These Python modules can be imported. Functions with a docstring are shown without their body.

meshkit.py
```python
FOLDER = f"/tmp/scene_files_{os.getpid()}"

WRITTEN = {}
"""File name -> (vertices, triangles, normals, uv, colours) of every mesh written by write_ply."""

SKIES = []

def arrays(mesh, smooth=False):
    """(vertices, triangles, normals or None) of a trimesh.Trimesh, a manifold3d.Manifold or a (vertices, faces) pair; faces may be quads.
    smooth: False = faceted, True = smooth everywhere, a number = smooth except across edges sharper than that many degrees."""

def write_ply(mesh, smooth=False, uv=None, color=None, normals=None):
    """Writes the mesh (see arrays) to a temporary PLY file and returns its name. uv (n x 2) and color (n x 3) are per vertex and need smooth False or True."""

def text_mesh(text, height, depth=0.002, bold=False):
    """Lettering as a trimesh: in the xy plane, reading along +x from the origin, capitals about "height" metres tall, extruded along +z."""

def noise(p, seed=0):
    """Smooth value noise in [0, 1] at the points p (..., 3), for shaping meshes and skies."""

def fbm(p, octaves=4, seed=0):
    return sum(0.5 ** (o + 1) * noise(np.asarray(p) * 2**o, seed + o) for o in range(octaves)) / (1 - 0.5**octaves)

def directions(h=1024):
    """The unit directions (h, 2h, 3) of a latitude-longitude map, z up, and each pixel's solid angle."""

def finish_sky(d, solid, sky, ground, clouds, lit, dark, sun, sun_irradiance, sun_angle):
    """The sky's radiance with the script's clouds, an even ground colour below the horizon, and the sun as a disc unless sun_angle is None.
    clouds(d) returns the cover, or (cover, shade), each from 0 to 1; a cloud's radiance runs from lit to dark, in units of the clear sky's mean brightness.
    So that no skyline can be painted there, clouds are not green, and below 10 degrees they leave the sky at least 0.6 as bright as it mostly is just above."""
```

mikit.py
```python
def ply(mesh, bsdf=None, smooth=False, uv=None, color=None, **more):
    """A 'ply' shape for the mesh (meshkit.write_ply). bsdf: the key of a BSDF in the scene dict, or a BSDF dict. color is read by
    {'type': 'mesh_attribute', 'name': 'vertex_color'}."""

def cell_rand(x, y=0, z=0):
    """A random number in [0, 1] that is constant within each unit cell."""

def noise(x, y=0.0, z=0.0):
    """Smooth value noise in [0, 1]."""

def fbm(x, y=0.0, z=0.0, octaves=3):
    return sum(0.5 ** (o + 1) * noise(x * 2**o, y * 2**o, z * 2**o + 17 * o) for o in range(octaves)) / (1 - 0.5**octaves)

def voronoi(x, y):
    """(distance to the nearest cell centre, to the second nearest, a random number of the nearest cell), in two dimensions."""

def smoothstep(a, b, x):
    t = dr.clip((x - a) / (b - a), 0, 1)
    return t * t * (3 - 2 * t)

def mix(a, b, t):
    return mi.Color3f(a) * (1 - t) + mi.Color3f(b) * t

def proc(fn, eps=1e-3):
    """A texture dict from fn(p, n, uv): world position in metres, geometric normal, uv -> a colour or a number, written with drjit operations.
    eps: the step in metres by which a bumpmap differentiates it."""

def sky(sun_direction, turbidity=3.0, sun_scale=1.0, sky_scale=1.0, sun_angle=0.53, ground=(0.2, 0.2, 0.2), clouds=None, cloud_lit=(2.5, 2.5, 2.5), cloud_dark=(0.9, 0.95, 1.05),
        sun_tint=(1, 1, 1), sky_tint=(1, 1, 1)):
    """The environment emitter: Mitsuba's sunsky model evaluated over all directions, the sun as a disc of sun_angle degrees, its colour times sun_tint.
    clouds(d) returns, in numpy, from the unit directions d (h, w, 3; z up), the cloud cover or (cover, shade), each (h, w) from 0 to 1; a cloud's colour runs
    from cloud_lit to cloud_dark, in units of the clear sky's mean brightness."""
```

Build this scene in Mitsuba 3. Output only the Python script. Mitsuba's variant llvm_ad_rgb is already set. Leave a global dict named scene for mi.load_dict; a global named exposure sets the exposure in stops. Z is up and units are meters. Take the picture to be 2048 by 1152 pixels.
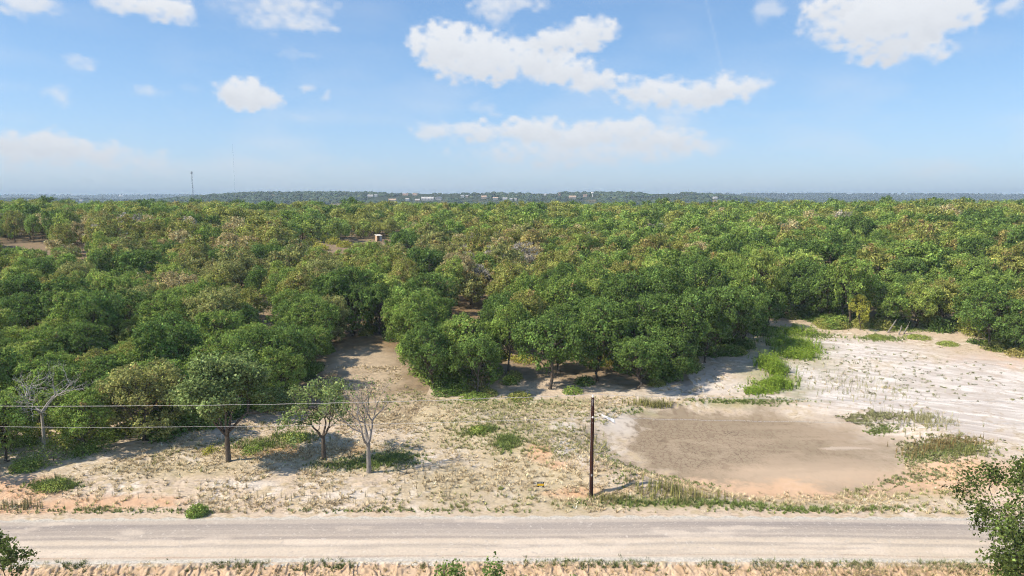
import math
import numpy as np, trimesh, drjit as dr, mitsuba as mi
import mikit, meshkit
from mikit import noise, fbm, smoothstep, mix, voronoi, proc
T = mi.ScalarTransform4f
scene, labels = {}, {}

# ------------------------------------------------------------------ camera, sky, exposure
EYE = np.array([0.0, 0.0, 28.4]); PITCH = math.radians(7.65); FPX = 1384.0   # FPX: focal length for a 2048 px wide frame
FWD = np.array([0, math.cos(PITCH), -math.sin(PITCH)]); DWN = np.array([0, -math.sin(PITCH), -math.cos(PITCH)])
scene['haze_air'] = {'type': 'homogeneous', 'albedo': {'type': 'rgb', 'value': [0.60, 0.78, 0.98]}, 'sigma_t': 0.00015}
scene['camera'] = {'type': 'perspective', 'fov_axis': 'x', 'fov': math.degrees(2 * math.atan(1024 / FPX)), 'near_clip': 1.0, 'far_clip': 40000.0,
                   'to_world': T().look_at(origin=EYE.tolist(), target=(EYE + FWD).tolist(), up=[0, 0, 1]), 'medium': {'type': 'ref', 'id': 'haze_air'}}
exposure = 2.08
SUN = [-0.68, -0.20, 0.71]

def ray(px, py):
    d = FWD + (px - 1024) / FPX * np.array([1.0, 0, 0]) + (py - 576) / FPX * DWN
    return d / np.linalg.norm(d)

def azel(px, py):
    d = ray(px, py)
    return math.degrees(math.atan2(d[0], d[1])), math.degrees(math.asin(d[2]))

# clouds: puffs as (x, y, half width, half height, density) read off the photograph, kept as compass angles
PUFFS = [
 # big cumulus right of the middle
 (880,95,60,45,1.1),(925,110,90,50,1.1),(985,115,70,50,1.1),(1050,120,80,40,1.0),(1120,85,70,28,.9),(1190,65,55,30,1.0),(1130,140,80,32,1.0),(1190,160,45,22,.9),
 (1265,178,45,22,.9),(1320,188,70,32,.95),(1390,190,75,30,.9),(1450,178,70,26,.9),(1510,166,40,14,.8),(1380,212,40,14,.7),(1355,240,40,16,.65),
 # top right
 (1650,15,50,24,1.0),(1720,40,95,45,1.1),(1800,40,110,65,1.2),(1870,25,70,45,1.1),(1840,85,45,24,.9),(1868,108,26,16,.8),(1530,22,34,20,.6),(2025,8,26,16,.7),
 # top left
 (60,8,50,18,.8),(255,8,55,16,.8),(320,14,60,22,.9),(365,32,30,16,.8),(520,12,90,24,.6),(560,42,70,24,.65),(620,46,45,18,.7),(660,30,20,12,.6),(600,8,80,14,.7),(980,20,46,22,.7),(1040,6,60,16,.7),(990,42,20,16,.5),
 # lone puffs
 (470,178,32,24,1.1),(495,185,48,30,1.2),(530,200,34,20,1.0),(500,205,50,14,.9),(606,174,16,9,.7),(650,188,11,8,.6),(168,128,30,10,.6),(120,192,22,15,.6),(120,172,10,5,.4),(302,185,34,9,.55),(385,176,18,10,.35),
 (612,238,28,10,.5),(972,218,36,14,.55),(588,108,24,6,.45),(620,110,26,8,.5),
 # low banks
 (870,262,60,16,.6),(960,265,70,22,.65),(1060,262,80,26,.7),(1150,272,90,28,.7),(1240,262,80,26,.7),(1320,278,90,26,.68),(1410,294,55,18,.5),(1150,300,260,36,.6),
 (70,285,80,20,.75),(20,305,70,30,.65),(130,300,90,24,.65),(210,316,100,20,.55),(290,330,80,18,.4),(120,340,200,24,.45),
 (700,330,90,16,.35),(500,330,70,14,.3),(430,308,20,6,.25),(1860,335,70,18,.4),(1800,350,90,12,.3),(1930,345,60,10,.3),(560,345,200,16,.25)]
PUFFS = [(x, y, rx, ry, s * (1.3 if 255 < y < 350 else 1)) for x, y, rx, ry, s in PUFFS]
PUFFS = [(*azel(x, y), max(math.degrees(rx / FPX), .3), max(math.degrees(ry / FPX), .25), s) for x, y, rx, ry, s in PUFFS]

def clouds(d):
    az = np.degrees(np.arctan2(d[..., 0], d[..., 1])); el = np.degrees(np.arcsin(np.clip(d[..., 2], -1, 1)))
    cover, shade = np.zeros(az.shape), np.zeros(az.shape)
    # the rest of the sky: scattered fair-weather cumulus
    q = d / (np.maximum(d[..., 2:], 0.03) + 0.12)
    n = meshkit.fbm(np.stack([q[..., 0] * 1.7 + 5, q[..., 1] * 1.7 + 2, q[..., 2] * 0], -1), 5, 3)
    away = np.clip((np.maximum(np.abs(az) - 40, el - 16)) / 8, 0, 1) * np.clip(el / 6, 0, 1)
    cover = np.clip((n - .56) * 7, 0, 1) * away * .9
    m = (np.abs(az) < 42) & (el > -1) & (el < 20)
    a, e = az[m], el[m]
    w = np.stack([a * .55, e * .8, a * 0], -1)
    a2 = a + (meshkit.fbm(w * 1.6, 4, 11) - .5) * 1.5; e2 = e + (meshkit.fbm(w * 1.6 + 9, 4, 12) - .5) * 1.1
    fine = meshkit.fbm(w * 3.1 + 3, 5, 21)
    tot, sh, low = np.zeros(a.shape), np.zeros(a.shape), np.zeros(a.shape)
    for x, y, rx, ry, s in PUFFS:
        r2 = ((a2 - x) / (rx * 1.15)) ** 2 + ((e2 - y) / (ry * 1.2)) ** 2
        k = np.clip(1 - r2, 0, 1)
        c = np.clip((k * 1.4 + (fine - .52) * 1.8) * s * 1.0, 0, 1) * np.clip(k * 5, 0, 1) * min(1, s + .1)
        c = c ** 1.6
        tot = 1 - (1 - tot) * (1 - c)
        sh = np.maximum(sh, c * np.clip((y - e2) / ry * .4 + .18, 0, .6))
    wisp = np.clip(meshkit.fbm(np.stack([a * .16, e * .5, a * 0 + 4], -1), 5, 31) - .42, 0, 1) * 1.1
    tot = 1 - (1 - np.clip(tot, 0, .97)) * (1 - np.clip(wisp * np.clip((14 - e) / 14, 0.25, 1), 0, .40))
    veil = .66 * np.exp(-np.maximum(e, 0) / 3.0) + .03
    tot = 1 - (1 - tot) * (1 - veil); sh = np.where(tot > 0, sh + (1 - sh) * veil * .9, sh)
    # old vapour trail
    (x0, y0), (x1, y1) = azel(1412, 0), azel(1448, 152)
    tt = np.clip((e - y1) / (y0 - y1), 0, 1)
    tr = np.exp(-((a - (x1 + (x0 - x1) * tt)) / .09) ** 2) * ((e > y1) & (e < y0 + 4)) * .12
    tot = 1 - (1 - tot) * (1 - tr)
    cover[m] = np.maximum(cover[m], tot); shade[m] = sh
    return cover, shade

scene['sky'] = mikit.sky(SUN, turbidity=2.6, clouds=clouds, cloud_lit=(2.35, 2.42, 2.52), cloud_dark=(1.62, 1.70, 1.86), ground=(.2, .18, .13), sky_tint=(.84, 1.0, 1.13), sun_tint=(1.0, 1.02, 1.08))

# ------------------------------------------------------------------ land form
def ss(a, b, x):
    t = np.clip((x - a) / (b - a), 0, 1)
    return t * t * (3 - 2 * t)

POND = np.array([28.5, 76.5])
def road_bend(x): return -0.00036 * np.where(x < 0, x, x * .75) ** 2          # the road bends slightly: offset of y along x
def height(x, y, detail=True):
    x, y = np.asarray(x, float), np.asarray(y, float)
    yy = y - road_bend(np.clip(x, -90, 90))
    z = np.interp(y, [0, 100, 130, 165, 230, 300, 400, 450, 600, 900, 1300, 40000], [0, 0, 2.0, 4.5, 7.5, 10.2, 13.4, 13.4, 8, -8, -14, -14])
    z = z + 4.2 * ss(50, 150, np.abs(x)) * ss(120, 225, y) * (1 - .8 * ss(260, 400, y)) * (1 - ss(400, 600, y))
    p = np.stack([x, y, 0 * x], -1)
    z = z + (meshkit.fbm(p / 60, 2, 5) - .5) * 2.2 * ss(95, 170, y) * (1 - ss(500, 900, y))
    # cut bank south of the road
    z = z - .45 * np.clip(50.63 - yy, 0, 3.4) - 0.5 * ss(47, 30, yy)
    # natural ground north of the road: rises a little, with the pond basin and its dam
    north = ss(60.0, 66, yy)
    z = z + north * (.5 + .5 * ss(0, -60, x)) * (1 - ss(110, 130, y))
    a = np.hypot((x - POND[0]) / 21.0, (y - POND[1]) / 15.5)
    z = z - 1.5 * (1 - ss(.72, 1.12, a)) * (y > 55)
    d = np.abs((x + 1.0) * .78 + (y - 78) * .62)                                # dam on the pond's left side
    z = z + .9 * np.exp(-(d / 4.0) ** 2) * north * (1 - ss(84, 92, y)) * ss(60, 64, yy)
    z = z - 0.08 * (1 - ss(59.6, 60.6, yy)) * ss(49.9, 50.6, yy)               # bed of the road
    if detail:
        near = ss(60.0, 62.5, yy) * (1 - ss(125, 170, y)) * ss(.80, 1.02, a)
        z = z + near * ((meshkit.fbm(p * 1.15, 3, 2) - .5) * .34 * (1 - .6 * ss(24, 36, x)) + (meshkit.noise(p * [.9, 2.8, 1], 7) - .5) * .06)
    # far country
    far = ss(900, 1500, y)
    ridge = 45.5 * np.exp(-((y - 2500) / 620) ** 2) * ss(-1500, -850, x) * (1 - ss(560, 1150, x)) * (.93 + .14 * meshkit.fbm(p / 330, 2, 14))
    ridge = ridge + (49 - 8 * ss(2200, 4200, x)) * np.exp(-((y - 5200) / 900) ** 2) * ss(100, 1500, x) * (.96 + .08 * meshkit.fbm(p / 800, 2, 15))
    ridge = ridge + 41 * np.exp(-((y - 6800) / 1000) ** 2) * (1 - ss(-1800, 0, x)) * (.95 + .1 * meshkit.fbm(p / 800, 2, 16))
    ridge = ridge + 20 * np.exp(-((y - 3200) / 500) ** 2) * (1 - ss(-2100, -1300, x)) + 14 * np.exp(-((y - 2700) / 500) ** 2) * ss(700, 1300, x)
    return z + far * ridge

def G(px, py, n=5):
    """The point of the land that is seen in the direction (px, py) of the photograph."""
    d = ray(px, py); t, s = 20.0, 20.0
    while t < 30000:
        q = EYE + d * t
        if q[2] < float(height(q[0], q[1], False)):
            break
        t += s; s = max(2.0, t * .01)
    lo, hi = t - s, t
    for _ in range(30):
        m = (lo + hi) / 2; q = EYE + d * m
        if q[2] < float(height(q[0], q[1], False)): hi = m
        else: lo = m
    return EYE + d * hi

def proj(p):
    v = np.asarray(p, float) - EYE
    z = v @ FWD
    return 1024 + FPX * v[..., 0] / z, 576 + FPX * (v @ DWN) / z, z

def inside(x, y, poly):
    x, y = np.asarray(x, float), np.asarray(y, float); r = np.zeros(x.shape, bool)
    for (x0, y0), (x1, y1) in zip(poly, np.roll(poly, -1, 0)):
        r ^= ((y0 > y) != (y1 > y)) & (x < (x1 - x0) * (y - y0) / (y1 - y0 + 1e-12) + x0)
    return r

# ------------------------------------------------------------------ materials
def diffuse(c): return {'type': 'diffuse', 'reflectance': c if isinstance(c, dict) else {'type': 'rgb', 'value': list(c)}}
def two(b): return {'type': 'twosided', 'bsdf': b}
VC = {'type': 'mesh_attribute', 'name': 'vertex_color'}
scene['leaf_material'] = {'type': 'principledthin', 'base_color': VC, 'roughness': .42, 'diff_trans': .68, 'spec_trans': 0.0, 'eta': 1.4}
scene['plant_material'] = two(diffuse(VC))
def bark_fn(p, n, uv):
    v = fbm(p.x * 9, p.y * 9, p.z * 2.2, 3); w = noise(p.x * 2.1, p.y * 2.1, p.z * .7)
    return mix(mix((.05, .04, .032), (.125, .105, .088), v), (.24, .225, .205), w * w * .5)
scene['bark_material'] = two(diffuse(proc(bark_fn)))
def dead_fn(p, n, uv):
    v = fbm(p.x * 7, p.y * 7, p.z * 3, 3)
    return mix((.15, .14, .125), (.36, .345, .33), v)
scene['dead_wood_material'] = two(diffuse(proc(dead_fn)))

scene['bleached_wood_material'] = two(diffuse(proc(lambda p, n, uv: mix((.34, .32, .30), (.60, .59, .58), fbm(p.x * 7, p.y * 7, p.z * 3, 3)))))

def blob(px, py, rx, ry, rot=0.0):
    """centre, radii and rotation on the ground of a patch read off the photograph"""
    c = G(px, py); t, b = G(px, max(py - ry, 420)), G(px, py + ry); l, r = G(px - rx, py), G(px + rx, py)
    return float(c[0]), float(c[1]), float(max(abs(r[0] - l[0]) / 2, .3)), float(max((t[1] - b[1]) / 2, .3)), math.radians(rot)

def patch(p, b, soft=.35, warp=None):   # soft: how far the edge fades, a number or a field
    x, y, rx, ry, r = b
    dx, dy = p.x - x, p.y - y
    if r:
        dx, dy = dx * math.cos(r) + dy * math.sin(r), -dx * math.sin(r) + dy * math.cos(r)
    q = dr.sqrt(dr.square(dx / rx) + dr.square(dy / ry))
    if warp is not None: q = q + warp
    return 1 - smoothstep(1 - soft, 1 + soft, q)

ML, MR, MT, MB = G(1238, 880), G(1775, 905), G(1490, 813), G(1500, 973)
MUD = (float(ML[0] + MR[0]) / 2, float(MT[1] + MB[1]) / 2, float(MR[0] - ML[0]) / 2 * 1.05, float(MT[1] - MB[1]) / 2 * 1.04, 0.0)
MUD_DRY = blob(1650, 905, 170, 55)
MUD_LIGHT = blob(1640, 950, 190, 22)
RIM = blob(1640, 968, 400, 30)
RIM2 = blob(1900, 950, 130, 40)
WHITE = [blob(1760, 868, 90, 18), blob(1880, 790, 330, 80), blob(1700, 700, 150, 28), blob(1960, 760, 200, 50), blob(1640, 770, 120, 55), blob(1750, 860, 130, 26)]
WHITE_SOFT = [blob(1400, 772, 120, 17), blob(1330, 785, 90, 12), blob(1128, 852, 28, 10), blob(1135, 895, 22, 16, 0), blob(1175, 922, 22, 10), blob(1250, 850, 60, 26), blob(480, 968, 60, 9), blob(700, 990, 55, 10)]
RED = [blob(1985, 728, 110, 16), blob(1080, 905, 22, 18), blob(1115, 930, 18, 9), blob(40, 975, 90, 24), blob(230, 1005, 120, 14), blob(70, 1015, 110, 12), blob(1160, 985, 70, 12)]
GRASSY = [blob(1070, 905, 130, 75), blob(1000, 850, 160, 40), blob(900, 960, 90, 40), blob(560, 900, 220, 26), blob(860, 830, 130, 18), blob(330, 935, 170, 16), blob(1120, 985, 110, 22), blob(1000, 815, 240, 12), blob(1700, 1000, 260, 10), blob(1300, 1000, 120, 12)]
RUST = [blob(940, 620, 60, 18), blob(740, 690, 70, 14), blob(560, 905, 80, 12), blob(690, 900, 50, 12)]
GREEN = [blob(1570, 700, 75, 28), blob(1545, 760, 50, 30), blob(1490, 805, 110, 9), blob(1300, 828, 60, 7), blob(780, 920, 55, 18), blob(700, 932, 70, 12), blob(110, 970, 40, 10), blob(590, 875, 40, 10), blob(960, 862, 35, 10), blob(1010, 880, 30, 16), blob(1010, 808, 190, 10), blob(1350, 1005, 180, 10), blob(1880, 900, 90, 18)]
TRACK = [blob(740, 760, 60, 40), blob(720, 720, 60, 28), blob(525, 610, 26, 26), blob(800, 800, 80, 16)]

def ground_fn(p, n, uv):
    f1 = fbm(p.x * .35, p.y * .35, 3.0, 3); f2 = fbm(p.x * 1.7, p.y * 1.7, 7.0, 3); f3 = noise(p.x * 7, p.y * 7, 1.0); f4 = noise(p.x * 3.1, p.y * 9.0, 5.0)
    wz = (f1 - .5) * .9 + (f2 - .5) * .5
    yy = p.y + .00036 * dr.square(dr.clip(p.x, -90, 90))
    sand = mix(mix((.49, .41, .315), (.60, .53, .44), f2), (.66, .615, .55), smoothstep(.45, .75, f1))
    # dry thatch between the tufts
    th = smoothstep(.48, .66, f1 * .45 + f2 * .55) * .75
    c = mix(sand, mix((.38, .31, .19), (.48, .41, .27), f3), th)
    c = mix(c, (.20, .15, .095), smoothstep(.62, .8, f4) * .30)
    def over(c, col, bs, soft=.35, a=1.0, wk=1.0):
        m = 0
        for b in bs: m = dr.maximum(m, patch(p, b, soft, wz * wk))
        return mix(c, col, m * a)
    c = over(c, mix((.31, .285, .16), (.48, .425, .28), f2 * .5 + f3 * .5), GRASSY, .7, .62, 1.5)
    c = over(c, mix((.56, .33, .19), (.60, .44, .31), f2), RED, .5, .75)
    c = over(c, mix((.30, .20, .09), (.44, .30, .15), f2), RUST, .5, .8)
    streak = fbm((p.x * .5 + p.y * .9) * .9, (p.x * .9 - p.y * .5) * .08, 2.0, 3)
    white = mix(mix((.51, .485, .455), (.71, .705, .69), smoothstep(.3, .6, f1 * .35 + streak * .65)), (.36, .325, .30), smoothstep(.54, .68, streak) * .55)
    fs = noise((p.x * .5 + p.y * .9) * 3.4, (p.x * .9 - p.y * .5) * .45, 8.0)
    white = mix(white, (.34, .30, .265), smoothstep(.62, .85, fs) * .35)
    white = mix(white, (.42, .35, .27), smoothstep(.60, .75, f2) * .5)
    c = over(c, white, WHITE, .45, .95, .8)
    c = over(c, mix((.56, .53, .48), (.70, .68, .64), f2), WHITE_SOFT, .6, .75)
    c = over(c, mix((.58, .38, .235), (.64, .47, .33), f1), [RIM, RIM2], .4, .85, .6)
    c = over(c, mix((.20, .23, .08), (.32, .31, .14), f2), GREEN, .7, .6, 1.4)
    # dried pond bed: grey mud, paler dusty edge, cracked in the middle
    mud = mix((.265, .22, .16), (.36, .305, .23), f1 * .5 + f2 * .5)
    mud = mix(mud, (.17, .13, .095), smoothstep(.55, .8, noise(p.x * 4.5 + f2 * 2, p.y * 2.2, 6.0)) * .28)
    v = voronoi(p.x * 1.5 + f2 * .9, p.y * 1.1 + f1)
    crack = (1 - smoothstep(.03, .16, v[1] - v[0])) * (1 - smoothstep(.6, 1.05, dr.sqrt(dr.square((p.x - 21.5) / 12) + dr.square((p.y - 79) / 10))))
    mud = mix(mud, (.12, .09, .065), crack * .5)
    rr = dr.sqrt(dr.square((p.x - 21.8) / 3.1) + dr.square((p.y - 77.5) / 2.6)) + (f2 - .5) * .4
    mud = mix(mud, (.46, .39, .30), (1 - smoothstep(.06, .34, dr.abs(rr - 1 + (f1 - .5)))) * .35)
    sw = fbm(p.x * .22 + f1, p.y * .6, 9.0, 3)
    mud = mix(mud, (.57, .46, .35), patch(p, MUD_LIGHT, .7, wz) * .75)
    mud = mix(mud, (.42, .345, .265), patch(p, MUD_DRY, .7, wz) * smoothstep(.35, .7, sw) * .7)
    mud = mix(mud, (.66, .61, .54), patch(p, blob_s1, .5, wz * 1.6) * smoothstep(.4, .6, sw) * .35)
    wl0 = (fbm(p.x * .11, p.y * .11, 21.0, 2) - .5) * .75
    c = mix(c, (.56, .49, .405), patch(p, (MUD[0], MUD[1], MUD[2] * 1.09, MUD[3] * 1.08, 0.0), .3, (f1 - .5) * .8 + wl0) * .25)
    wl = (fbm(p.x * .11, p.y * .11, 21.0, 2) - .5) * .6
    m = patch(p, MUD, .13 + .22 * smoothstep(MUD[0], MUD[0] + 12, p.x), (f1 - .5) * .5 + (f2 - .5) * .25 + wl)
    c = mix(c, mud, m)
    # bank cut into orange clay, and the gravel strip beside the road
    clay = mix(mix((.47, .345, .23), (.61, .485, .36), f2), (.35, .24, .14), smoothstep(.6, .8, noise(p.x * 3.0, p.y * 1.3, 4.0)) * .4)
    c = mix(c, clay, 1 - smoothstep(50.33, 50.63, yy + (f2 - .5) * .3))
    # woodland floor: leaf litter
    lit = mix((.12, .09, .055), (.25, .19, .12), f2)
    c = mix(c, lit, smoothstep(94, 106, p.y + (f1 - .5) * 14 + dr.select(p.x > 27, -42, 0) + dr.select(p.x < -12, 16, 0)) * .8)
    c = over(c, mix((.36, .30, .215), (.52, .45, .34), f2), TRACK, .5, .85)
    farc = mix((.035, .050, .024), (.17, .15, .08), smoothstep(.66, .76, fbm(p.x * .004, p.y * .004, 1.0, 3)) * (1 - smoothstep(2600, 3200, p.y)))
    return mix(c, farc, smoothstep(420, 620, p.y))
blob_s1 = blob(1680, 897, 40, 3)
def ground_bump(p, n, uv):
    return noise(p.x * 5, p.y * 5, 1.0) * .05 + noise(p.x * 13, p.y * 13, 3.0) * .015
scene['ground_material'] = two({'type': 'bumpmap', 'arbitrary': {**proc(ground_bump, .03)}, 'scale': 1.0, 'bsdf': diffuse(proc(ground_fn))})

def road_fn(p, n, uv):
    yy = p.y + .00036 * dr.square(dr.select(p.x < 0, p.x, p.x * .75))
    s = fbm(p.x * .035, yy * 2.6, 2.0, 4); s2 = fbm(p.x * .25, yy * 5.0, 8.0, 3); g = noise(p.x * 9, yy * 9, 3.0)
    c = mix((.48, .435, .365), (.58, .53, .45), s)
    c = mix(c, (.43, .40, .37), smoothstep(53.6, 55.6, yy + (s - .5) * 1.6) * .65)
    wa = (noise(p.x * .045, 3.0) - .5) * .7 + (noise(p.x * .19, 8.0) - .5) * .22      # the tracks wander
    fade = .55 + .75 * fbm(p.x * .07, yy * .5, 6.0, 2)
    def band(y0, w, soft, k): return (1 - smoothstep(w, w + soft, dr.abs(yy - y0 + wa + (s2 - .5) * .25))) * k * fade
    c = mix(c, (.27, .25, .245), band(56.75, .2, .6, .85) * (.4 + .9 * s))
    c = mix(c, (.31, .28, .26), band(54.6, .07, .35, .75) + band(53.3, .05, .3, .45) + band(55.6, .15, .5, .5) + band(56.2, .04, .2, .6))
    c = mix(c, (.64, .56, .47), band(52.4, .1, .5, .4) + band(53.9, .08, .35, .35))
    c = mix(c, (.40, .30, .22), band(51.6, .03, .12, .5))
    pt = fbm(p.x * .28, yy * .8, 14.0, 3); c = mix(c, (.66, .60, .52), smoothstep(.56, .74, pt) * .45); c = mix(c, (.36, .325, .29), smoothstep(.60, .78, fbm(p.x * .16 + 9, yy * 1.4, 4.0, 3)) * .4)
    st = smoothstep(.80, .9, noise(p.x * 5.5, yy * 5.5, 11.0)); c = mix(c, mix((.33, .31, .29), (.68, .66, .62), noise(p.x * 3, yy * 3, 1.0)), st * .5)
    e = smoothstep(57.7, 58.3, yy + (s2 - .5) * .3) + (1 - smoothstep(51.15, 51.5, yy + (s2 - .5) * .5))
    c = mix(c, mix((.42, .42, .39), (.60, .59, .54), g), dr.clip(e, 0, 1) * .85)
    return c * (.92 + .16 * g)
def road_bump(p, n, uv): return noise(p.x * 6, p.y * 6, 1.0) * .012
scene['road_material'] = two({'type': 'bumpmap', 'arbitrary': {**proc(road_bump, .03)}, 'scale': 1.0, 'bsdf': diffuse(proc(road_fn))})
for k, c in dict(white_paint=(.72, .72, .70), town_white=(.50, .50, .49), tan_wall=(.50, .38, .28), grey_metal=(.42, .44, .46), dark_window=(.05, .06, .08), steel=(.36, .38, .41), wire_metal=(.46, .47, .48), sign_black=(.02, .02, .022),
                 sign_yellow=(.80, .52, .04), porcelain=(.75, .75, .73), plastic=(.80, .81, .83), blue_grey_roof=(.42, .52, .60), rust_roof=(.38, .26, .2), faint_steel=(.5, .53, .58)).items():
    scene[k + '_material'] = two({'type': 'principled', 'base_color': {'type': 'rgb', 'value': list(c)}, 'roughness': .55, 'specular': .3})
def pole_fn(p, n, uv):
    v = fbm(p.x * 14, p.y * 14, p.z * 1.3, 3)
    return mix((.032, .016, .014), (.085, .045, .035), v)
scene['creosote_material'] = two(diffuse(proc(pole_fn)))

# ------------------------------------------------------------------ helpers
count = {}
def key(name):
    n = count.get(name, 0); count[name] = n + 1
    return name if n == 0 else f'{name}_{n:03d}'
def part(parent, name, mesh, mat, smooth=35, **kw):
    k = f'{parent}__{key(parent + "__" + name)[len(parent) + 2:]}'
    scene[k] = mikit.ply(mesh, mat, smooth=smooth, **kw); return k
def thing(name, label, cat, group=None):
    k = key(name); labels[k] = {'label': label, 'category': cat}
    if group: labels[k]['group'] = group
    return k
def cat(ms): return trimesh.util.concatenate(ms)
def box(w, d, h, at=(0, 0, 0)):
    m = trimesh.creation.box((w, d, h)); m.apply_translation(at); return m
def tube(pts, rad, sides=7):
    p = np.asarray(pts, float); r = np.broadcast_to(np.asarray(rad, float), (len(p),))
    t = np.gradient(p, axis=0); t /= np.linalg.norm(t, axis=1, keepdims=True) + 1e-9
    a = np.cross(t, np.where(np.abs(t[:, 2:]) < .9, [0, 0, 1.0], [1.0, 0, 0])); a /= np.linalg.norm(a, axis=1, keepdims=True) + 1e-9
    b = np.cross(t, a); ang = np.arange(sides) * 2 * np.pi / sides
    v = p[:, None] + r[:, None, None] * (np.cos(ang)[None, :, None] * a[:, None] + np.sin(ang)[None, :, None] * b[:, None])
    i, j = np.meshgrid(np.arange(len(p) - 1), np.arange(sides), indexing='ij')
    q = np.stack([i * sides + j, i * sides + (j + 1) % sides, (i + 1) * sides + (j + 1) % sides, (i + 1) * sides + j], -1).reshape(-1, 4)
    v = np.vstack([v.reshape(-1, 3), p[:1], p[-1:]]); n = len(p) * sides; k = np.arange(sides)
    f = np.vstack([q[:, [0, 1, 2]], q[:, [0, 2, 3]], np.stack([(k + 1) % sides, k, k * 0 + n], 1), np.stack([k + n - sides, (k + 1) % sides + n - sides, k * 0 + n + 1], 1)])
    return trimesh.Trimesh(v, f, process=False)
def unit(v): return v / (np.linalg.norm(v, axis=-1, keepdims=True) + 1e-9)

# ------------------------------------------------------------------ ground and road
def axis(dense, far):
    return np.unique(np.concatenate([dense, far]))
xs = axis(np.arange(-78, 78.1, .36), np.concatenate([s * np.concatenate([np.linspace(79, 420, 70), np.geomspace(430, 14000, 70)]) for s in (-1, 1)]))
ys = axis(np.concatenate([np.arange(47, 51, .14), np.arange(51, 60, .7), np.arange(60, 150, .36)]), np.concatenate([[-4000, -900, -200, 0, 20, 34, 42, 45], np.linspace(151, 640, 120), np.geomspace(650, 16000, 110)]))
X, Y = np.meshgrid(xs, ys, indexing='ij'); Z = height(X, Y)
nx, ny = X.shape; ii, jj = np.meshgrid(np.arange(nx - 1), np.arange(ny - 1), indexing='ij'); i0 = (ii * ny + jj).ravel()
gm = (np.stack([X, Y, Z], -1).reshape(-1, 3), np.stack([i0, i0 + ny, i0 + ny + 1, i0 + 1], -1))
scene['ground'] = mikit.ply(gm, 'ground_material', smooth=True)
labels['ground'] = {'kind': 'structure', 'label': 'sandy ground with dried pond bed, pale caliche flat and woodland floor'}
bx, by = np.arange(-44, 44.01, .065), np.arange(-3.3, .26, .09)
BX, BY = np.meshgrid(bx, by, indexing='ij'); bp = np.stack([BX, BY, 0 * BX], -1)
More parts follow.
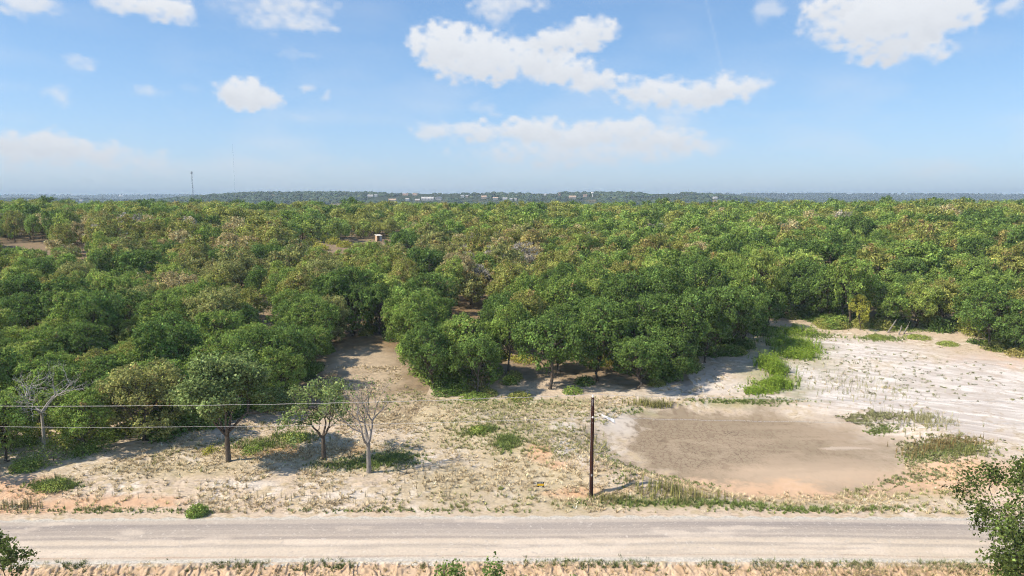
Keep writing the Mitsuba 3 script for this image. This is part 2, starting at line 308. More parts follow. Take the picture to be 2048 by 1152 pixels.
wob = BX * .8 + BY * .5 + meshkit.fbm(bp * [.55, .3, 1], 3, 9) * 5.0                  # rills run down the bank a little aslant
gul = (1 - np.abs(np.sin(wob * 3.3))) ** 1.5 * (.15 + 1.3 * meshkit.noise(bp * [.7, .3, 1], 12)) + .5 * (1 - np.abs(np.sin(wob * 7.9 + 1))) ** 2 * meshkit.noise(bp * [2.0, .6, 1], 13)
BYY = 50.60 + BY + .10 * meshkit.noise(bp * [1.6, 0, 1], 14) + road_bend(BX)
BZ = height(BX, BYY, False) + .10 - .32 * gul * ss(.12, -.45, BY) + .34 * (meshkit.fbm(bp * [3.5, 3, 1], 3, 15) - .5) * ss(.2, -.1, BY) - .12 * ss(.10, .25, BY)
nb = len(by); a, b = np.meshgrid(np.arange(len(bx) - 1), np.arange(nb - 1), indexing='ij'); a = (a * nb + b).ravel()
scene['clay_bank'] = mikit.ply((np.stack([BX, BYY, BZ], -1).reshape(-1, 3), np.stack([a, a + nb, a + nb + 1, a + 1], -1)), 'ground_material', smooth=True)
labels['clay_bank'] = {'kind': 'structure', 'label': 'eroded orange clay bank with rills along the near side of the road'}
rx = np.linspace(-110, 110, 221); prof = [(.22, -.16), (.36, -.05), (.7, .01), (2.0, .05), (4.0, .09), (6.0, .06), (7.7, .0), (8.3, -.06), (8.9, -.16)]
edge = lambda x, o: (0 if .6 < o < 8 else .30 * (float(meshkit.fbm(np.array([x * .55, o, 0.]), 3, 91)) - .5) + .12 * (float(meshkit.noise(np.array([x * 2.1, o, 1.]), 92)) - .5))
rx = np.linspace(-110, 110, 661)
rv = np.array([[x, 50.25 + o + edge(x, o) + road_bend(np.clip(x, -90, 90)), z + (.012 * math.sin(x * 1.7 + o * 5) if 0 < o < 8 else .03 * math.sin(x * 2.9 + o))] for x in rx for o, z in prof])
m = len(prof); a, b = np.meshgrid(np.arange(660), np.arange(m - 1), indexing='ij'); a = (a * m + b).ravel()
scene['road'] = mikit.ply((rv, np.stack([a, a + m, a + m + 1, a + 1], -1)), 'road_material', smooth=True)
labels['road'] = {'kind': 'structure', 'label': 'pale gravel road with grey tyre bands crossing the foreground'}

# ------------------------------------------------------------------ trees
PAL = dict(dark=(.140, .236, .066), green=(.232, .350, .090), bright=(.310, .415, .110), olive=(.33, .375, .112), rust=(.37, .35, .13), tan=(.50, .44, .235), grey=(.40, .39, .35), pale=(.31, .35, .135), yellow=(.40, .43, .09), sage=(.21, .295, .115), deep=(.10, .15, .045))

def leaves(rng, c, nrm, size, col):
    """small bent leaf sprays: two triangles each, facing NRM loosely"""
    n = len(c); up = unit(nrm + rng.normal(0, .7, (n, 3)))
    t = unit(np.cross(up, rng.normal(0, 1, (n, 3)))); b = np.cross(up, t)
    s = size * rng.uniform(.65, 1.35, (n, 1)); w = s * rng.uniform(.35, .6, (n, 1))
    v = np.stack([c - t * s * .5, c + b * w + up * s * .08, c + t * s * .5 - up * s * .15, c - b * w + up * s * .08], 1).reshape(-1, 3)
    k = np.arange(n) * 4
    f = np.vstack([np.stack([k, k + 1, k + 3], 1), np.stack([k + 1, k + 2, k + 3], 1)])
    return v, f, np.repeat(col, 4, 0)

def leaf_colour(rng, base, n, var=.36, warm=.25):
    c = np.asarray(base) * np.exp(rng.normal(0, var, (n, 1)))
    w = np.clip(rng.normal(0, warm, (n, 1)), 0, .7)
    return np.clip(c * (1 - w) + np.array([1.35, 1.08, .9]) * c * w + w * np.array([.02, .012, 0]), .004, .6)

def make_tree(seed, R, h, pal, nl, ls, K=20, base=.22, lod=0, sparse=1.0, trunk_r=.2):
    rng = np.random.default_rng(seed); P = np.asarray(PAL['now'] if 'now' in PAL else PAL[pal])
    zc, rz = h * (base + 1) * .5 + .02 * h, h * (1 - base) * .5
    off = rng.normal(0, R * .16, 2); sq = rng.uniform(.92, 1.15); rz = rz * rng.uniform(.92, 1.08); el = rng.uniform(.82, 1.2)
    cs, rc = [], []
    for _ in range(K * 40):
        d = unit(rng.normal(0, 1, 3)); d[2] = abs(d[2]) * 1.0 if rng.random() < .72 else d[2] * .8
        r = rng.uniform(.55, .92)
        c = np.array([d[0] * R * r * el + off[0] * (d[2] + .5), d[1] * R * r / el + off[1] * (d[2] + .5), zc + d[2] * rz * r * sq])
        q = R * rng.uniform(.20, .34)
        if all(np.linalg.norm(c - o) > .62 * (q + s) * .9 for o, s in zip(cs, rc)):
            cs.append(c); rc.append(q)
        if len(cs) >= K: break
    cs, rc = np.array(cs), np.array(rc); K = len(cs)
    ctr = np.array([off[0] * .6, off[1] * .6, zc - rz * .25])
    per = 16 if lod == 0 else 9 if lod == 1 else 3; nt = nl // per
    k = rng.choice(K, int(nt * 2.2), p=rc ** 2 / (rc ** 2).sum())
    v = unit(rng.normal(0, 1, (len(k), 3))); out = unit(cs[k] - ctr)
    keep = (v * out).sum(1) + .35 * v[:, 2] > rng.uniform(-.5, .35, len(k)); k, v, out = k[keep][:nt], v[keep][:nt], out[keep][:nt]
    lump = .72 + .55 * meshkit.fbm(v * 2.3 + k[:, None] * 7.1 + seed, 2, 3)
    twig = cs[k] + v * (rc[k] * lump * rng.uniform(.62, 1.12, len(k)))[:, None] * [1, 1, .82]; twig_tone = np.exp(rng.normal(0, .17, (len(k), 1)))
    g = rng.normal(0, 1, (len(k) * per, 3)); spread = (.24 if lod == 0 else .34 if lod == 1 else .5) * np.repeat(rng.uniform(.7, 1.3, len(k)), per)
    pos = np.repeat(twig, per, 0) + g * spread[:, None] * [1, 1, .75]; tt = np.repeat(twig_tone, per, 0)
    k, v, out = np.repeat(k, per), unit(np.repeat(v, per, 0) + .7 * g), np.repeat(out, per, 0)
    pos[:, 2] = np.maximum(pos[:, 2], .25)
    clump_tone = np.exp(rng.normal(0, .16, (K, 1))); col = leaf_colour(rng, P, len(k), .26) * clump_tone[k] * tt
    dryness = meshkit.fbm(pos * .55 + seed * 3.3, 3, 9) + rng.normal(0, .07, len(k)) + pos[:, 2] / h * .12      # sprays that have begun to brown
    br = (lod < 2) & (dryness > dict(olive=.78, rust=.68, bright=.84, green=.88, pale=.78).get(pal, 9)); col[br] = leaf_colour(rng, (.38, .30, .14), br.sum())
    lv = leaves(rng, pos, v * .75 + out * .3 + [0, 0, .35], ls, col)
    bend = rng.normal(0, R * .05, (4, 2)); zt = [.1, h * base * .75, h * (base + .18), h * (base + .36), h * (base + .52)]
    sp = np.array([(0, 0, -.5), (0, 0, zt[0])] + [(off[0] * q + bend[n, 0], off[1] * q + bend[n, 1], zt[n + 1]) for n, q in enumerate((.15, .35, .5, .6))])
    ms = [tube(sp, trunk_r * np.array([1.5, 1.15, .92, .72, .5, .28]), 8 if lod == 0 else 5)]
    for i in (range(K) if lod == 0 else range(0, K, 3)):
        zs = np.clip(cs[i][2] - np.linalg.norm(cs[i][:2]) * rng.uniform(.45, .9), h * base * .8, zt[4]); top = np.array([np.interp(zs, sp[:, 2], sp[:, 0]), np.interp(zs, sp[:, 2], sp[:, 1]), zs])
        midp = top + (cs[i] - top) * .5 + rng.normal(0, R * .09, 3) + [0, 0, R * .05]
        r0 = trunk_r * rng.uniform(.28, .48)
        ms.append(tube([top, top + (cs[i] - top) * .22 + rng.normal(0, R * .04, 3), midp, cs[i]], [r0, r0 * .85, r0 * .6, r0 * .3], 6 if lod == 0 else 4))
        if lod == 0:
            for _ in range(5 if pal not in ('grey', 'tan') else 12):
                e = cs[i] + unit(rng.normal(0, 1, 3) + out[0] * 0 + [0, 0, .3]) * rc[i] * rng.uniform(.7, 1.1)
                ms.append(tube([cs[i], (cs[i] + e) / 2 + rng.normal(0, .12, 3), e], [r0 * .3, r0 * .2, .015], 4))
    return lv, cat(ms)

def colour_mesh(lv, mat):
    path = meshkit.write_ply((lv[0], lv[1]), False, None, lv[2])
    return {'type': 'ply', 'filename': path, 'face_normals': True, 'bsdf': {'type': 'ref', 'id': mat}}

def shrub_mesh(seed, R, h, pal, n, ls):
    rng = np.random.default_rng(seed); v = unit(rng.normal(0, 1, (n, 3))); v[:, 2] = np.abs(v[:, 2])
    rad = (.7 + .6 * meshkit.fbm(v * 2.2 + seed, 3, 4)) * rng.uniform(.55, 1.05, n)
    pos = v * rad[:, None] * [R, R, h]
    lv = leaves(rng, pos, v * .7 + [0, 0, .4], ls, leaf_colour(rng, PAL[pal], n))
    wood = cat([tube([(0, 0, -.2), tuple(unit(rng.normal(0, 1, 3) * [1, 1, .3] + [0, 0, .8]) * h * .7)], [.035, .012], 5) for _ in range(7)])
    return lv, wood
groups = {}
def tree_group(gname, lv, wood, wood_mat='bark_material', single=False):
    if single:                                                               # far trees: crown and trunk in one mesh
        n = len(lv[0]); v = np.vstack([lv[0], wood.vertices]); f = np.vstack([lv[1], wood.faces + n]); c = np.vstack([lv[2], np.tile([.12, .1, .08], (len(wood.vertices), 1))])
        scene[gname] = {'type': 'shapegroup', 'tree': colour_mesh((v, f, c), 'leaf_material')}
    else:
        scene[gname] = {'type': 'shapegroup', 'crown': colour_mesh(lv, 'leaf_material'), 'trunk': mikit.ply(wood, wood_mat, smooth=50)}
    groups[gname] = True
PALS = ['dark', 'green', 'bright', 'olive', 'rust', 'tan', 'grey', 'pale']
NV = dict(near=dict(dark=3, green=3, bright=2, olive=2, rust=1, tan=1, grey=1, pale=1), mid=dict(dark=2, green=2, bright=2, olive=2, rust=2, tan=1, grey=1, pale=1), far=dict(dark=2, green=2, bright=1, olive=2, rust=1, tan=1, grey=1, pale=1))
REF_R, REF_H = 5.0, 10.0
sd = 100
for lod, nl, ls, K in (('near', 12500, .265, 38), ('mid', 3600, .44, 26), ('far', 1500, .60, 15)):
    for p in PALS:
        for v in range(NV[lod][p]):
            sd += 1
            q = .45 if p == 'grey' else .8 if p == 'tan' else 1
            PAL['now'] = np.array(PAL[p]) * (1.0 if lod == 'near' else .97 if lod == 'mid' else 1.0)
            lv, wood = make_tree(sd, REF_R, REF_H, p, int(nl * q), ls, K, base=.04 + .05 * (sd % 3), lod=['near', 'mid', 'far'].index(lod), trunk_r=.24)
            tree_group(f'group_{lod}_{p}_{v}', lv, wood, 'dead_wood_material' if p == 'grey' else 'bark_material', single=lod == 'far')

# where no tree stands: the open ground in front of the woods and the glades, as outlines on the land
OPEN = np.array([G(x, y)[:2] for x, y in [(-500, 1020), (0, 962), (110, 948), (250, 905), (380, 868), (480, 848), (600, 800), (655, 745), (640, 695), (700, 676), (770, 676), (806, 700), (800, 765), (860, 795), (960, 806), (1100, 806),
                                         (1290, 788), (1420, 742), (1500, 702), (1570, 655), (1610, 642), (1640, 660), (1800, 664), (1930, 668), (1965, 700), (2060, 716), (2500, 760)]] + [[140, 30], [-140, 30]])
# glades seen from above: (x0, y0, x1, y1); a tree whose crown would stand in front of them is left out
GLADES = [(30, 884, 150, 906), (655, 690, 785, 790), (908, 608, 968, 640), (512, 590, 540, 640), (705, 477, 800, 488), (600, 482, 680, 496), (0, 483, 100, 492), (150, 492, 175, 506), (1000, 690, 1060, 735), (1170, 715, 1230, 745), (1575, 640, 1625, 650)]
trees = []          # (x, y, R, h, palette, note)
def add(px, py, h, R, pal, note=None, ground=True):
    p = G(px, py); trees.append((p[0], p[1], R, h, pal, note))
    return p
GROVE = [(18, 922, 7.5, 3.4, 'green', 'green oak at the left edge in front of the bleached bare tree'),
 (168, 905, 6.5, 3.0, 'green', 'low green oak at the wood foot just right of the bleached bare tree'),
 (868, 778, 9, 4.2, 'dark', 'leafy dark green oak at the left tip of the grove beside the dirt track'),
 (944, 772, 9.5, 4.3, 'high_green', 'green oak with short pale trunk at the front of the central grove'),
 (1016, 755, 10.5, 3.4, 'high_green', 'slender oak in the grove with its bare dark trunk in view'),
 (1100, 778, 11, 5.1, 'high_dark', 'broad dark oak with thick trunk at the front of the central grove'),
 (1195, 762, 11, 5.4, 'dark', 'dark oak in the grove straight behind the utility pole'),
 (1275, 752, 11, 5.4, 'dark', 'dark oak in the grove just right of the utility pole'),
 (1352, 735, 11.5, 5.6, 'dark', 'dark oak on the grove edge above the white sandy bank'),
 (1425, 712, 11, 5.4, 'dark', 'dark rounded oak near the right end of the grove'),
 (1480, 690, 10, 4.8, 'dark', 'dark oak at the right tip of the grove beside the bright weeds'),
 (845, 715, 10, 4.6, 'green', 'green oak behind the left tip of the grove'),
 (1050, 664, 10.5, 4.6, 'green', 'green oak in the second row of the grove behind the slender oak'),
 (1130, 672, 11, 5.2, 'green', 'green oak in the second row of the grove, behind the broad dark oak'),
 (1230, 676, 11.5, 5.2, 'dark', 'dark oak in the second row of the grove, up from the utility pole'),
 (1310, 668, 12, 5.4, 'dark', 'tall dark oak in the middle of the grove second row'),
 (1395, 656, 12, 5.4, 'dark', 'tall dark oak in the second row of the grove, right part'),
 (1460, 640, 12, 5.2, 'green', 'green oak behind the right tip of the grove'),
 (1525, 636, 13, 4.6, 'bright', 'tall light green tree rising above the right end of the grove'),
 (632, 706, 9, 4.8, 'green', 'oak at the track bend throwing its shadow on the clearing'),
 (705, 672, 12, 6, 'dark', 'large dark oak left of the clearing, crown in two domes'),
 (760, 668, 9, 3.8, 'dark', 'dark oak at the back of the clearing'),
 (1700, 652, 13, 5.2, 'high_green', 'tall green tree in the treeline above the pale flat'),
 (1640, 640, 10, 4.2, 'dark', 'shaded oak at the corner where grove and treeline meet'),
 (1720, 660, 6.5, 2.6, 'yellow', 'small yellow green tree standing out in the treeline'),
 (1770, 652, 9, 4.4, 'green', 'green oak in the treeline behind the leaning dead trunks'),
 (1830, 656, 8, 4.2, 'bright', 'light green tree in the middle of the right treeline'),
 (1885, 652, 8.5, 4.4, 'olive', 'olive green tree in the right part of the treeline'),
 (1935, 645, 9, 4.4, 'green', 'green oak behind the olive bushes of the treeline'),
 (2010, 688, 9, 4.6, 'olive', 'olive oak at the right edge beside the red earth'),
 (2065, 700, 9, 4.6, 'green', 'green oak cut by the right edge of the photo above red earth'),
 (548, 572, 10, 5.2, 'dark', 'dark round oak standing out among pale trees left of centre'),
 (800, 528, 9.5, 5.0, 'dark', 'dark oak in front of the shed clearing'),
 (430, 655, 10, 4.6, 'olive', 'olive brown oak left of the small sandy track'),
 (498, 665, 7.5, 3.4, 'olive', 'smaller olive oak just below the small sandy track'),
 (990, 560, 8.5, 4.2, 'grey', 'bare grey tree in the middle of the woods'),
 (935, 570, 8, 3.8, 'grey', 'second bare grey tree, left of the larger one'),
 (1060, 545, 8, 4, 'tan', 'tan dried tree right of the bare grey trees'),
 (320, 470, 11, 5, 'green', 'wide tree beside the far left sandy clearing'),
 (110, 487, 11, 5.2, 'dark', 'dark oak with thick trunk in the far left clearing'),
 (30, 484, 10, 3.4, 'olive', 'thin tree at the left end of the far left clearing'),
 (68, 486, 9.5, 3.0, 'green', 'thin trunked tree in the far left clearing, left of the thick one'),
 (650, 470, 9.5, 5, 'dark', 'dark oak left of the shed'),
 (715, 462, 11, 5, 'dark', 'tall dark oak behind the shed')]
for x, y, h, R, p, l in GROVE: add(x, y, h * 1.06, R * .9, p, l)

rng = np.random.default_rng(7)
def blocked(x, y, R, h):
    z = float(height(x, y, False)); px, py, dep = proj([x, y, z]); _, pt, _ = proj([x, y, z + h]); r = R * .8 * FPX / dep
    for a, b, c, d in GLADES:
        if px + r > a and px - r < c and py > (b + d) / 2 - 3 and pt < d: return True
    return False
cell = {}
def near_tree(x, y, dmin):
    for i in range(int(x // 8) - 1, int(x // 8) + 2):
        for j in range(int(y // 8) - 1, int(y // 8) + 2):
            for a, b in cell.get((i, j), ()):
                if (a - x) ** 2 + (b - y) ** 2 < dmin ** 2: return True
    return False
for t in trees: cell.setdefault((int(t[0] // 8), int(t[1] // 8)), []).append((t[0], t[1]))
MIX = dict(grove=[('dark', .75), ('green', .25)], front=[('dark', .36), ('green', .42), ('bright', .12), ('olive', .045), ('pale', .045)], mid=[('dark', .13), ('green', .26), ('bright', .20), ('olive', .27), ('rust', .03), ('tan', .12), ('pale', .12), ('grey', .006)],
           right=[('dark', .26), ('green', .46), ('bright', .11), ('olive', .15), ('rust', .02), ('tan', .015)], back=[('dark', .13), ('green', .33), ('bright', .15), ('olive', .30), ('rust', .03), ('tan', .02)])
DRY = [('tan', .36), ('grey', .05), ('olive', .34), ('pale', .17), ('rust', .08)]
DRYSPOT = [(*G(960, 545)[:2], 20), (*G(1020, 515)[:2], 16), (*G(480, 585)[:2], 13), (*G(330, 560)[:2], 7), (*G(1330, 492)[:2], 14), (*G(850, 530)[:2], 7)]
for row in range(105000):
    y = math.sqrt(rng.uniform(62 ** 2, 470 ** 2)); x = rng.uniform(-.93, .93) * y * 1.02 + rng.uniform(-14, 14)
    h = rng.uniform(6.6, 12.2) * (1 if y < 300 else .95); R = h * rng.uniform(.33, .45) + .2
    if y < 110: h *= .92
    if near_tree(x, y, R * (1.34 if y < 120 else 1.42 if y < 200 else 1.46)): continue
    if inside(x, y, OPEN): continue
    # keep the crowns' feet off the open ground in front
    if inside(x, y - R * .5, OPEN) and rng.random() < (.45 if x < -22 else .8): continue
    if blocked(x, y, R, h): continue
    # colours drift over the land: dark and green near, drier up the slope
    nz = float(meshkit.fbm(np.array([x / 55, y / 55, 0.5]), 3, 40))
    zone = 'front' if y < 128 + 24 * (nz - .5) * 4 and x < 60 else 'right' if x > 55 + 40 * (nz - .5) and y < 260 else 'mid' if y < 270 else 'back'
    if -16 < x < 40 and y < 122: zone = 'grove'
    names, w = zip(*(DRY if any((x - a) ** 2 + (y - b) ** 2 < c * c for a, b, c in DRYSPOT) else MIX[zone])); w = np.array(w)
    if zone in ('mid', 'back'):
        dry = np.array([n in ('rust', 'tan', 'olive', 'grey') for n in names]); w = w * np.where(dry, np.exp((nz - .5) * 5), np.exp(-(nz - .5) * 5))
    pal = str(rng.choice(names, p=w / w.sum()))
    trees.append((x, y, R, h, pal, None)); cell.setdefault((int(x // 8), int(y // 8)), []).append((x, y))
# dark trees along the crest, seen against the blue distance
for px in [10, 40, 100, 130, 275, 300, 330, 365, 400, 480, 640, 700, 720, 1015, 1150, 1290, 1320, 1560, 1600, 1660, 1770, 1870, 1930, 1990, 2030]:
    yy = rng.uniform(425, 465); x = (px - 1024) / FPX * yy
    trees.append((x, yy, rng.uniform(4.5, 6.5), rng.uniform(10.5, 13), 'dark', None))

PAL.pop('now')
for q, b in (('dark', .20), ('green', .27)):
    PAL['high_' + q] = PAL[q]; TRUNKY = make_tree(950 + int(b * 100), REF_R, REF_H, q, 11000, .265, 34, b, 0, trunk_r=.26); tree_group(f'group_near_high_{q}_0', *TRUNKY); NV['near']['high_' + q] = 1
for v in range(1):
    lv, wood = make_tree(901, REF_R, REF_H, 'yellow', 7000, .32, 22, .12, 0, trunk_r=.22); tree_group('group_near_yellow_0', lv, wood)
NV['near']['yellow'] = 1

arr = np.array([(t[0], t[1]) for t in trees]); depth = arr[:, 1]
score = np.array([(t[2] / t[1]) * (3 if t[5] else 1) for t in trees])
vis = np.abs(arr[:, 0] / arr[:, 1]) < .78
order = np.argsort(-score * vis)
single = set(order[:260].tolist())
TONE = dict(dark='dark green', green='mid green', bright='light green', olive='olive green', rust='rusty brown', tan='tan dried', grey='bare grey', pale='grey green', yellow='yellow green', high_dark='dark green', high_green='mid green')
cells = {}
def zone_words(x, y):
    u = x / y; c = int(np.clip((u + .74) / 1.48 * 7, 0, 6.99))
    col = ['far left', 'left', 'left of centre', 'centre', 'right of centre', 'right', 'far right'][c]
    rowt = 'front wood edge' if y < 92 else 'second tree band' if y < 112 else 'third tree band' if y < 132 else 'middle slope' if y < 165 else 'upper slope'
    return f'{rowt}, {col}'
for i in sorted(single):
    t = trees[i]
    if not t[5]: cells.setdefault((t[4], zone_words(t[0], t[1])), []).append(i)
text = {}
ORD = ['leftmost', 'second from left', 'third from left', 'fourth from left', 'fifth from left', 'sixth from left', 'seventh from left', 'eighth from left', 'ninth from left', 'tenth from left', 'eleventh from left', '12th from left', '13th from left', '14th from left', '15th from left', '16th from left', '17th from left']
for (pal, z), lst in cells.items():
    lst.sort(key=lambda i: trees[i][0] / trees[i][1])
    for n, i in enumerate(lst):
        text[i] = f'{TONE[pal]} oak, {z}' + ('' if len(lst) == 1 else f', {ORD[min(n, 16)]} of {len(lst)}')
nf = 0
for v in range(3):
    lv, wood = shrub_mesh(300 + v, 2.6, 2.6, ['dark', 'green', 'olive'][v], 1300, .30)
    tree_group(f'group_bush_{v}', lv, wood, single=True)
rb = np.random.default_rng(404)
for _ in range(1500):
    y = math.sqrt(rb.uniform(66 ** 2, 150 ** 2)); x = rb.uniform(-.78, .78) * y; R = rb.uniform(.5, 1.0)
    edge = inside(x - 5, y - 7, OPEN) or inside(x + 5, y - 7, OPEN) or inside(x, y - 8, OPEN)
    if inside(x, y - 1.5, OPEN) or (not edge and rb.random() < .75) or blocked(x, y, R * 2.5, R * 2.5): continue
    if edge and (-14 < x < 22 and y < 105) and rb.random() < .6: continue
    nf += 1; m = T().translate([x, y, float(height(x, y, False)) - .15]).rotate([0, 0, 1], float(rb.uniform(0, 360))).scale([R, R, R * rb.uniform(.6, 1.1)])
    scene[f'forest__{nf:03d}'] = {'type': 'instance', 'to_world': m, 'group': {'type': 'ref', 'id': f'group_bush_{rb.integers(3)}'}}
for i, (x, y, R, h, pal, note) in enumerate(trees):
    r = np.random.default_rng(5000 + i); z = float(height(x, y, False)) - .1
    lod = 'near' if abs(x / y) < .80 and ((i in single and y < 160) or y < 112) else 'mid' if y < 235 or i in single else 'far'
    if pal == 'yellow' or pal[:4] == 'high': lod = 'near'
    g = f'group_{lod}_{pal}_{r.integers(NV[lod][pal])}'
    m = T().translate([x, y, z]).rotate([0, 0, 1], float(r.uniform(0, 360))).rotate([1, 0, 0], float(r.normal(0, 3.5))).scale([R / REF_R * r.uniform(.92, 1.08), R / REF_R * r.uniform(.92, 1.08), h / REF_H])
    inst = {'type': 'instance', 'to_world': m, 'group': {'type': 'ref', 'id': g}}
    if i in single:
        k = key('dry_tree' if pal in ('grey', 'tan') else 'oak_tree')
        labels[k] = {'label': note or text[i], 'category': 'tree', 'group': 'trees of the woods'}
        if note is None: pass
        scene[k] = inst
    else:
        nf += 1; scene[f'forest__{nf:03d}'] = inst
labels['forest'] = {'kind': 'stuff', 'label': 'dense oak woods in mixed greens and browns covering the slope to the horizon', 'category': 'forest'}

# ------------------------------------------------------------------ trees of their own in the foreground
def limb(rng, p, d, L, r, depth, out, tips, bend=.35, up=.1, split=(2, 3)):
    n = 4; pts = [p]; q = p.copy(); dd = d.copy()
    for _ in range(n):
        dd = unit(dd + rng.normal(0, bend * .45, 3) + [0, 0, up]); q = q + dd * L / n; pts.append(q.copy())
    out.append(tube(pts, np.linspace(r, r * .55, n + 1), 7 if r > .06 else 5 if r > .03 else 4))
    if depth == 0: tips.append(q); return
    for _ in range(rng.integers(*split, endpoint=True)):
        nd = unit(dd + rng.normal(0, .62, 3)); limb(rng, q, nd, L * rng.uniform(.6, .85), r * .56, depth - 1, out, tips, bend, up, split)
    if depth >= 2 and rng.random() < .7:
        k = pts[2]; limb(rng, k, unit(dd + rng.normal(0, .9, 3)), L * .6, r * .4, depth - 2, out, tips, bend, up, split)

def own_tree(name, label, at, seed, trunk_h, fork, L, r, depth, pal, per, ls, spread, wood='bark_material', lean=(0, 0), up=.12, split=(2, 3), flare=1.0):
    rng = np.random.default_rng(seed); z = float(height(at[0], at[1], False)) - .1
    top = np.array([lean[0], lean[1], trunk_h]); out = [tube([(0, 0, -.4), (0, 0, .15), (lean[0] * .4, lean[1] * .4, trunk_h * .5), top], [r * 1.5, r * 1.1, r, r * .85], 9)]; tips = []
    for k in range(fork):
        a = 2 * math.pi * (k + rng.uniform(-.25, .25)) / fork
        limb(rng, top - [0, 0, .1 * k], unit(np.array([math.cos(a), math.sin(a), flare])), L, r * .62, depth, out, tips, up=up, split=split)
    k = thing(name, label, 'tree'); m = T().translate([float(at[0]), float(at[1]), z])
    part(k, 'trunk', cat(out), wood, 50, to_world=m)
    if per:
        tips = np.array(tips); c = np.repeat(tips, per, 0); v = unit(rng.normal(0, 1, c.shape)); c = c + v * spread * rng.uniform(.2, 1.1, (len(c), 1)) * [1, 1, .8]
        lv = leaves(rng, c, v * .7 + [0, 0, .5], ls, leaf_colour(rng, PAL[pal], len(c)) * np.repeat(np.exp(rng.normal(0, .2, (len(tips), 1))), per, 0))
        scene[f'{k}__crown'] = {**colour_mesh(lv, 'leaf_material'), 'to_world': m}
    return k
own_tree('oak_tree', 'grey green oak with forked pale trunk in the grass, leftmost of three by the road', G(457, 922), 31, 3.1, 5, 2.9, .26, 3, 'sage', 150, .24, 1.1, up=.16, split=(3, 3))
own_tree('oak_tree', 'small oak with dark forked trunk, middle of three trees by the road', G(648, 920), 32, 2.7, 3, 2.3, .22, 3, 'sage', 36, .23, .8, up=.10, split=(3, 3))
own_tree('dead_tree', 'half dead grey tree with gnarled bare limbs, rightmost of three by the road', G(738, 946), 33, 3.2, 4, 2.3, .23, 4, 'sage', 1, .2, .5, 'dead_wood_material', up=.16, split=(2, 3), flare=1.7)
own_tree('dead_tree', 'bare bleached tree with spreading silver branches at the left wood edge', G(90, 897), 34, 4.2, 5, 2.3, .17, 4, 'pale', 0, .2, .8, 'bleached_wood_material', up=.03)
own_tree('oak_tree', 'leafy oak in the bottom right corner in front of the road', (37.8, 44.0), 35, 4.3, 6, 3.1, .2, 3, 'deep', 150, .18, 1.1, up=.08, split=(3, 3))
own_tree('oak_tree', 'leafy sapling in the bottom left corner in front of the road', (-34.9, 44.6), 36, 2.9, 3, 1.5, .08, 3, 'deep', 26, .18, .5, up=.25)

# ------------------------------------------------------------------ shrubs
def shrub(px, py, R, h, pal, label, n=900, ls=.16, at=None):
    p = G(px, py) if at is None else np.array([at[0], at[1], 0]); k = thing('shrub', label, 'shrub', 'shrubs')
    lv, wood = shrub_mesh(1000 + count['shrub'], R, h, pal, n, ls); m = T().translate([float(p[0]), float(p[1]), float(height(p[0], p[1])) - .03])
    scene[k + '__foliage'] = {**colour_mesh(lv, 'leaf_material'), 'to_world': m}; part(k, 'stem', wood, 'bark_material', 50, to_world=m)
shrub(395, 1030, .95, 1.0, 'green', 'round green bush at the far edge of the road on the left', 1500, .13)
shrub(890, 1160, 1.5, 4.1, 'dark', 'taller dark bush at the bottom edge near the middle', 1600, .2, (-4.4, 46.4))
shrub(985, 1160, 1.2, 3.85, 'dark', 'rounded dark bush at the bottom edge, right of the taller one', 1400, .2, (-1.3, 46.6))
shrub(1050, 1160, .7, 3.0, 'dark', 'bush tip just showing at the bottom edge, near the middle', 600, .18, (.85, 46.7))
shrub(1160, 1160, .8, 3.0, 'dark', 'rightmost small bush tip at the bottom edge', 600, .18, (4.4, 46.7))
shrub(2005, 1160, 1.6, 2.6, 'olive', 'olive bush under the oak in the bottom right corner', 1500, .18, (36.5, 47.0))
shrub(1002, 978 - 0, .3, .3, 'pale', 'tiny grey bush on the sand left of the sign', 200, .09)
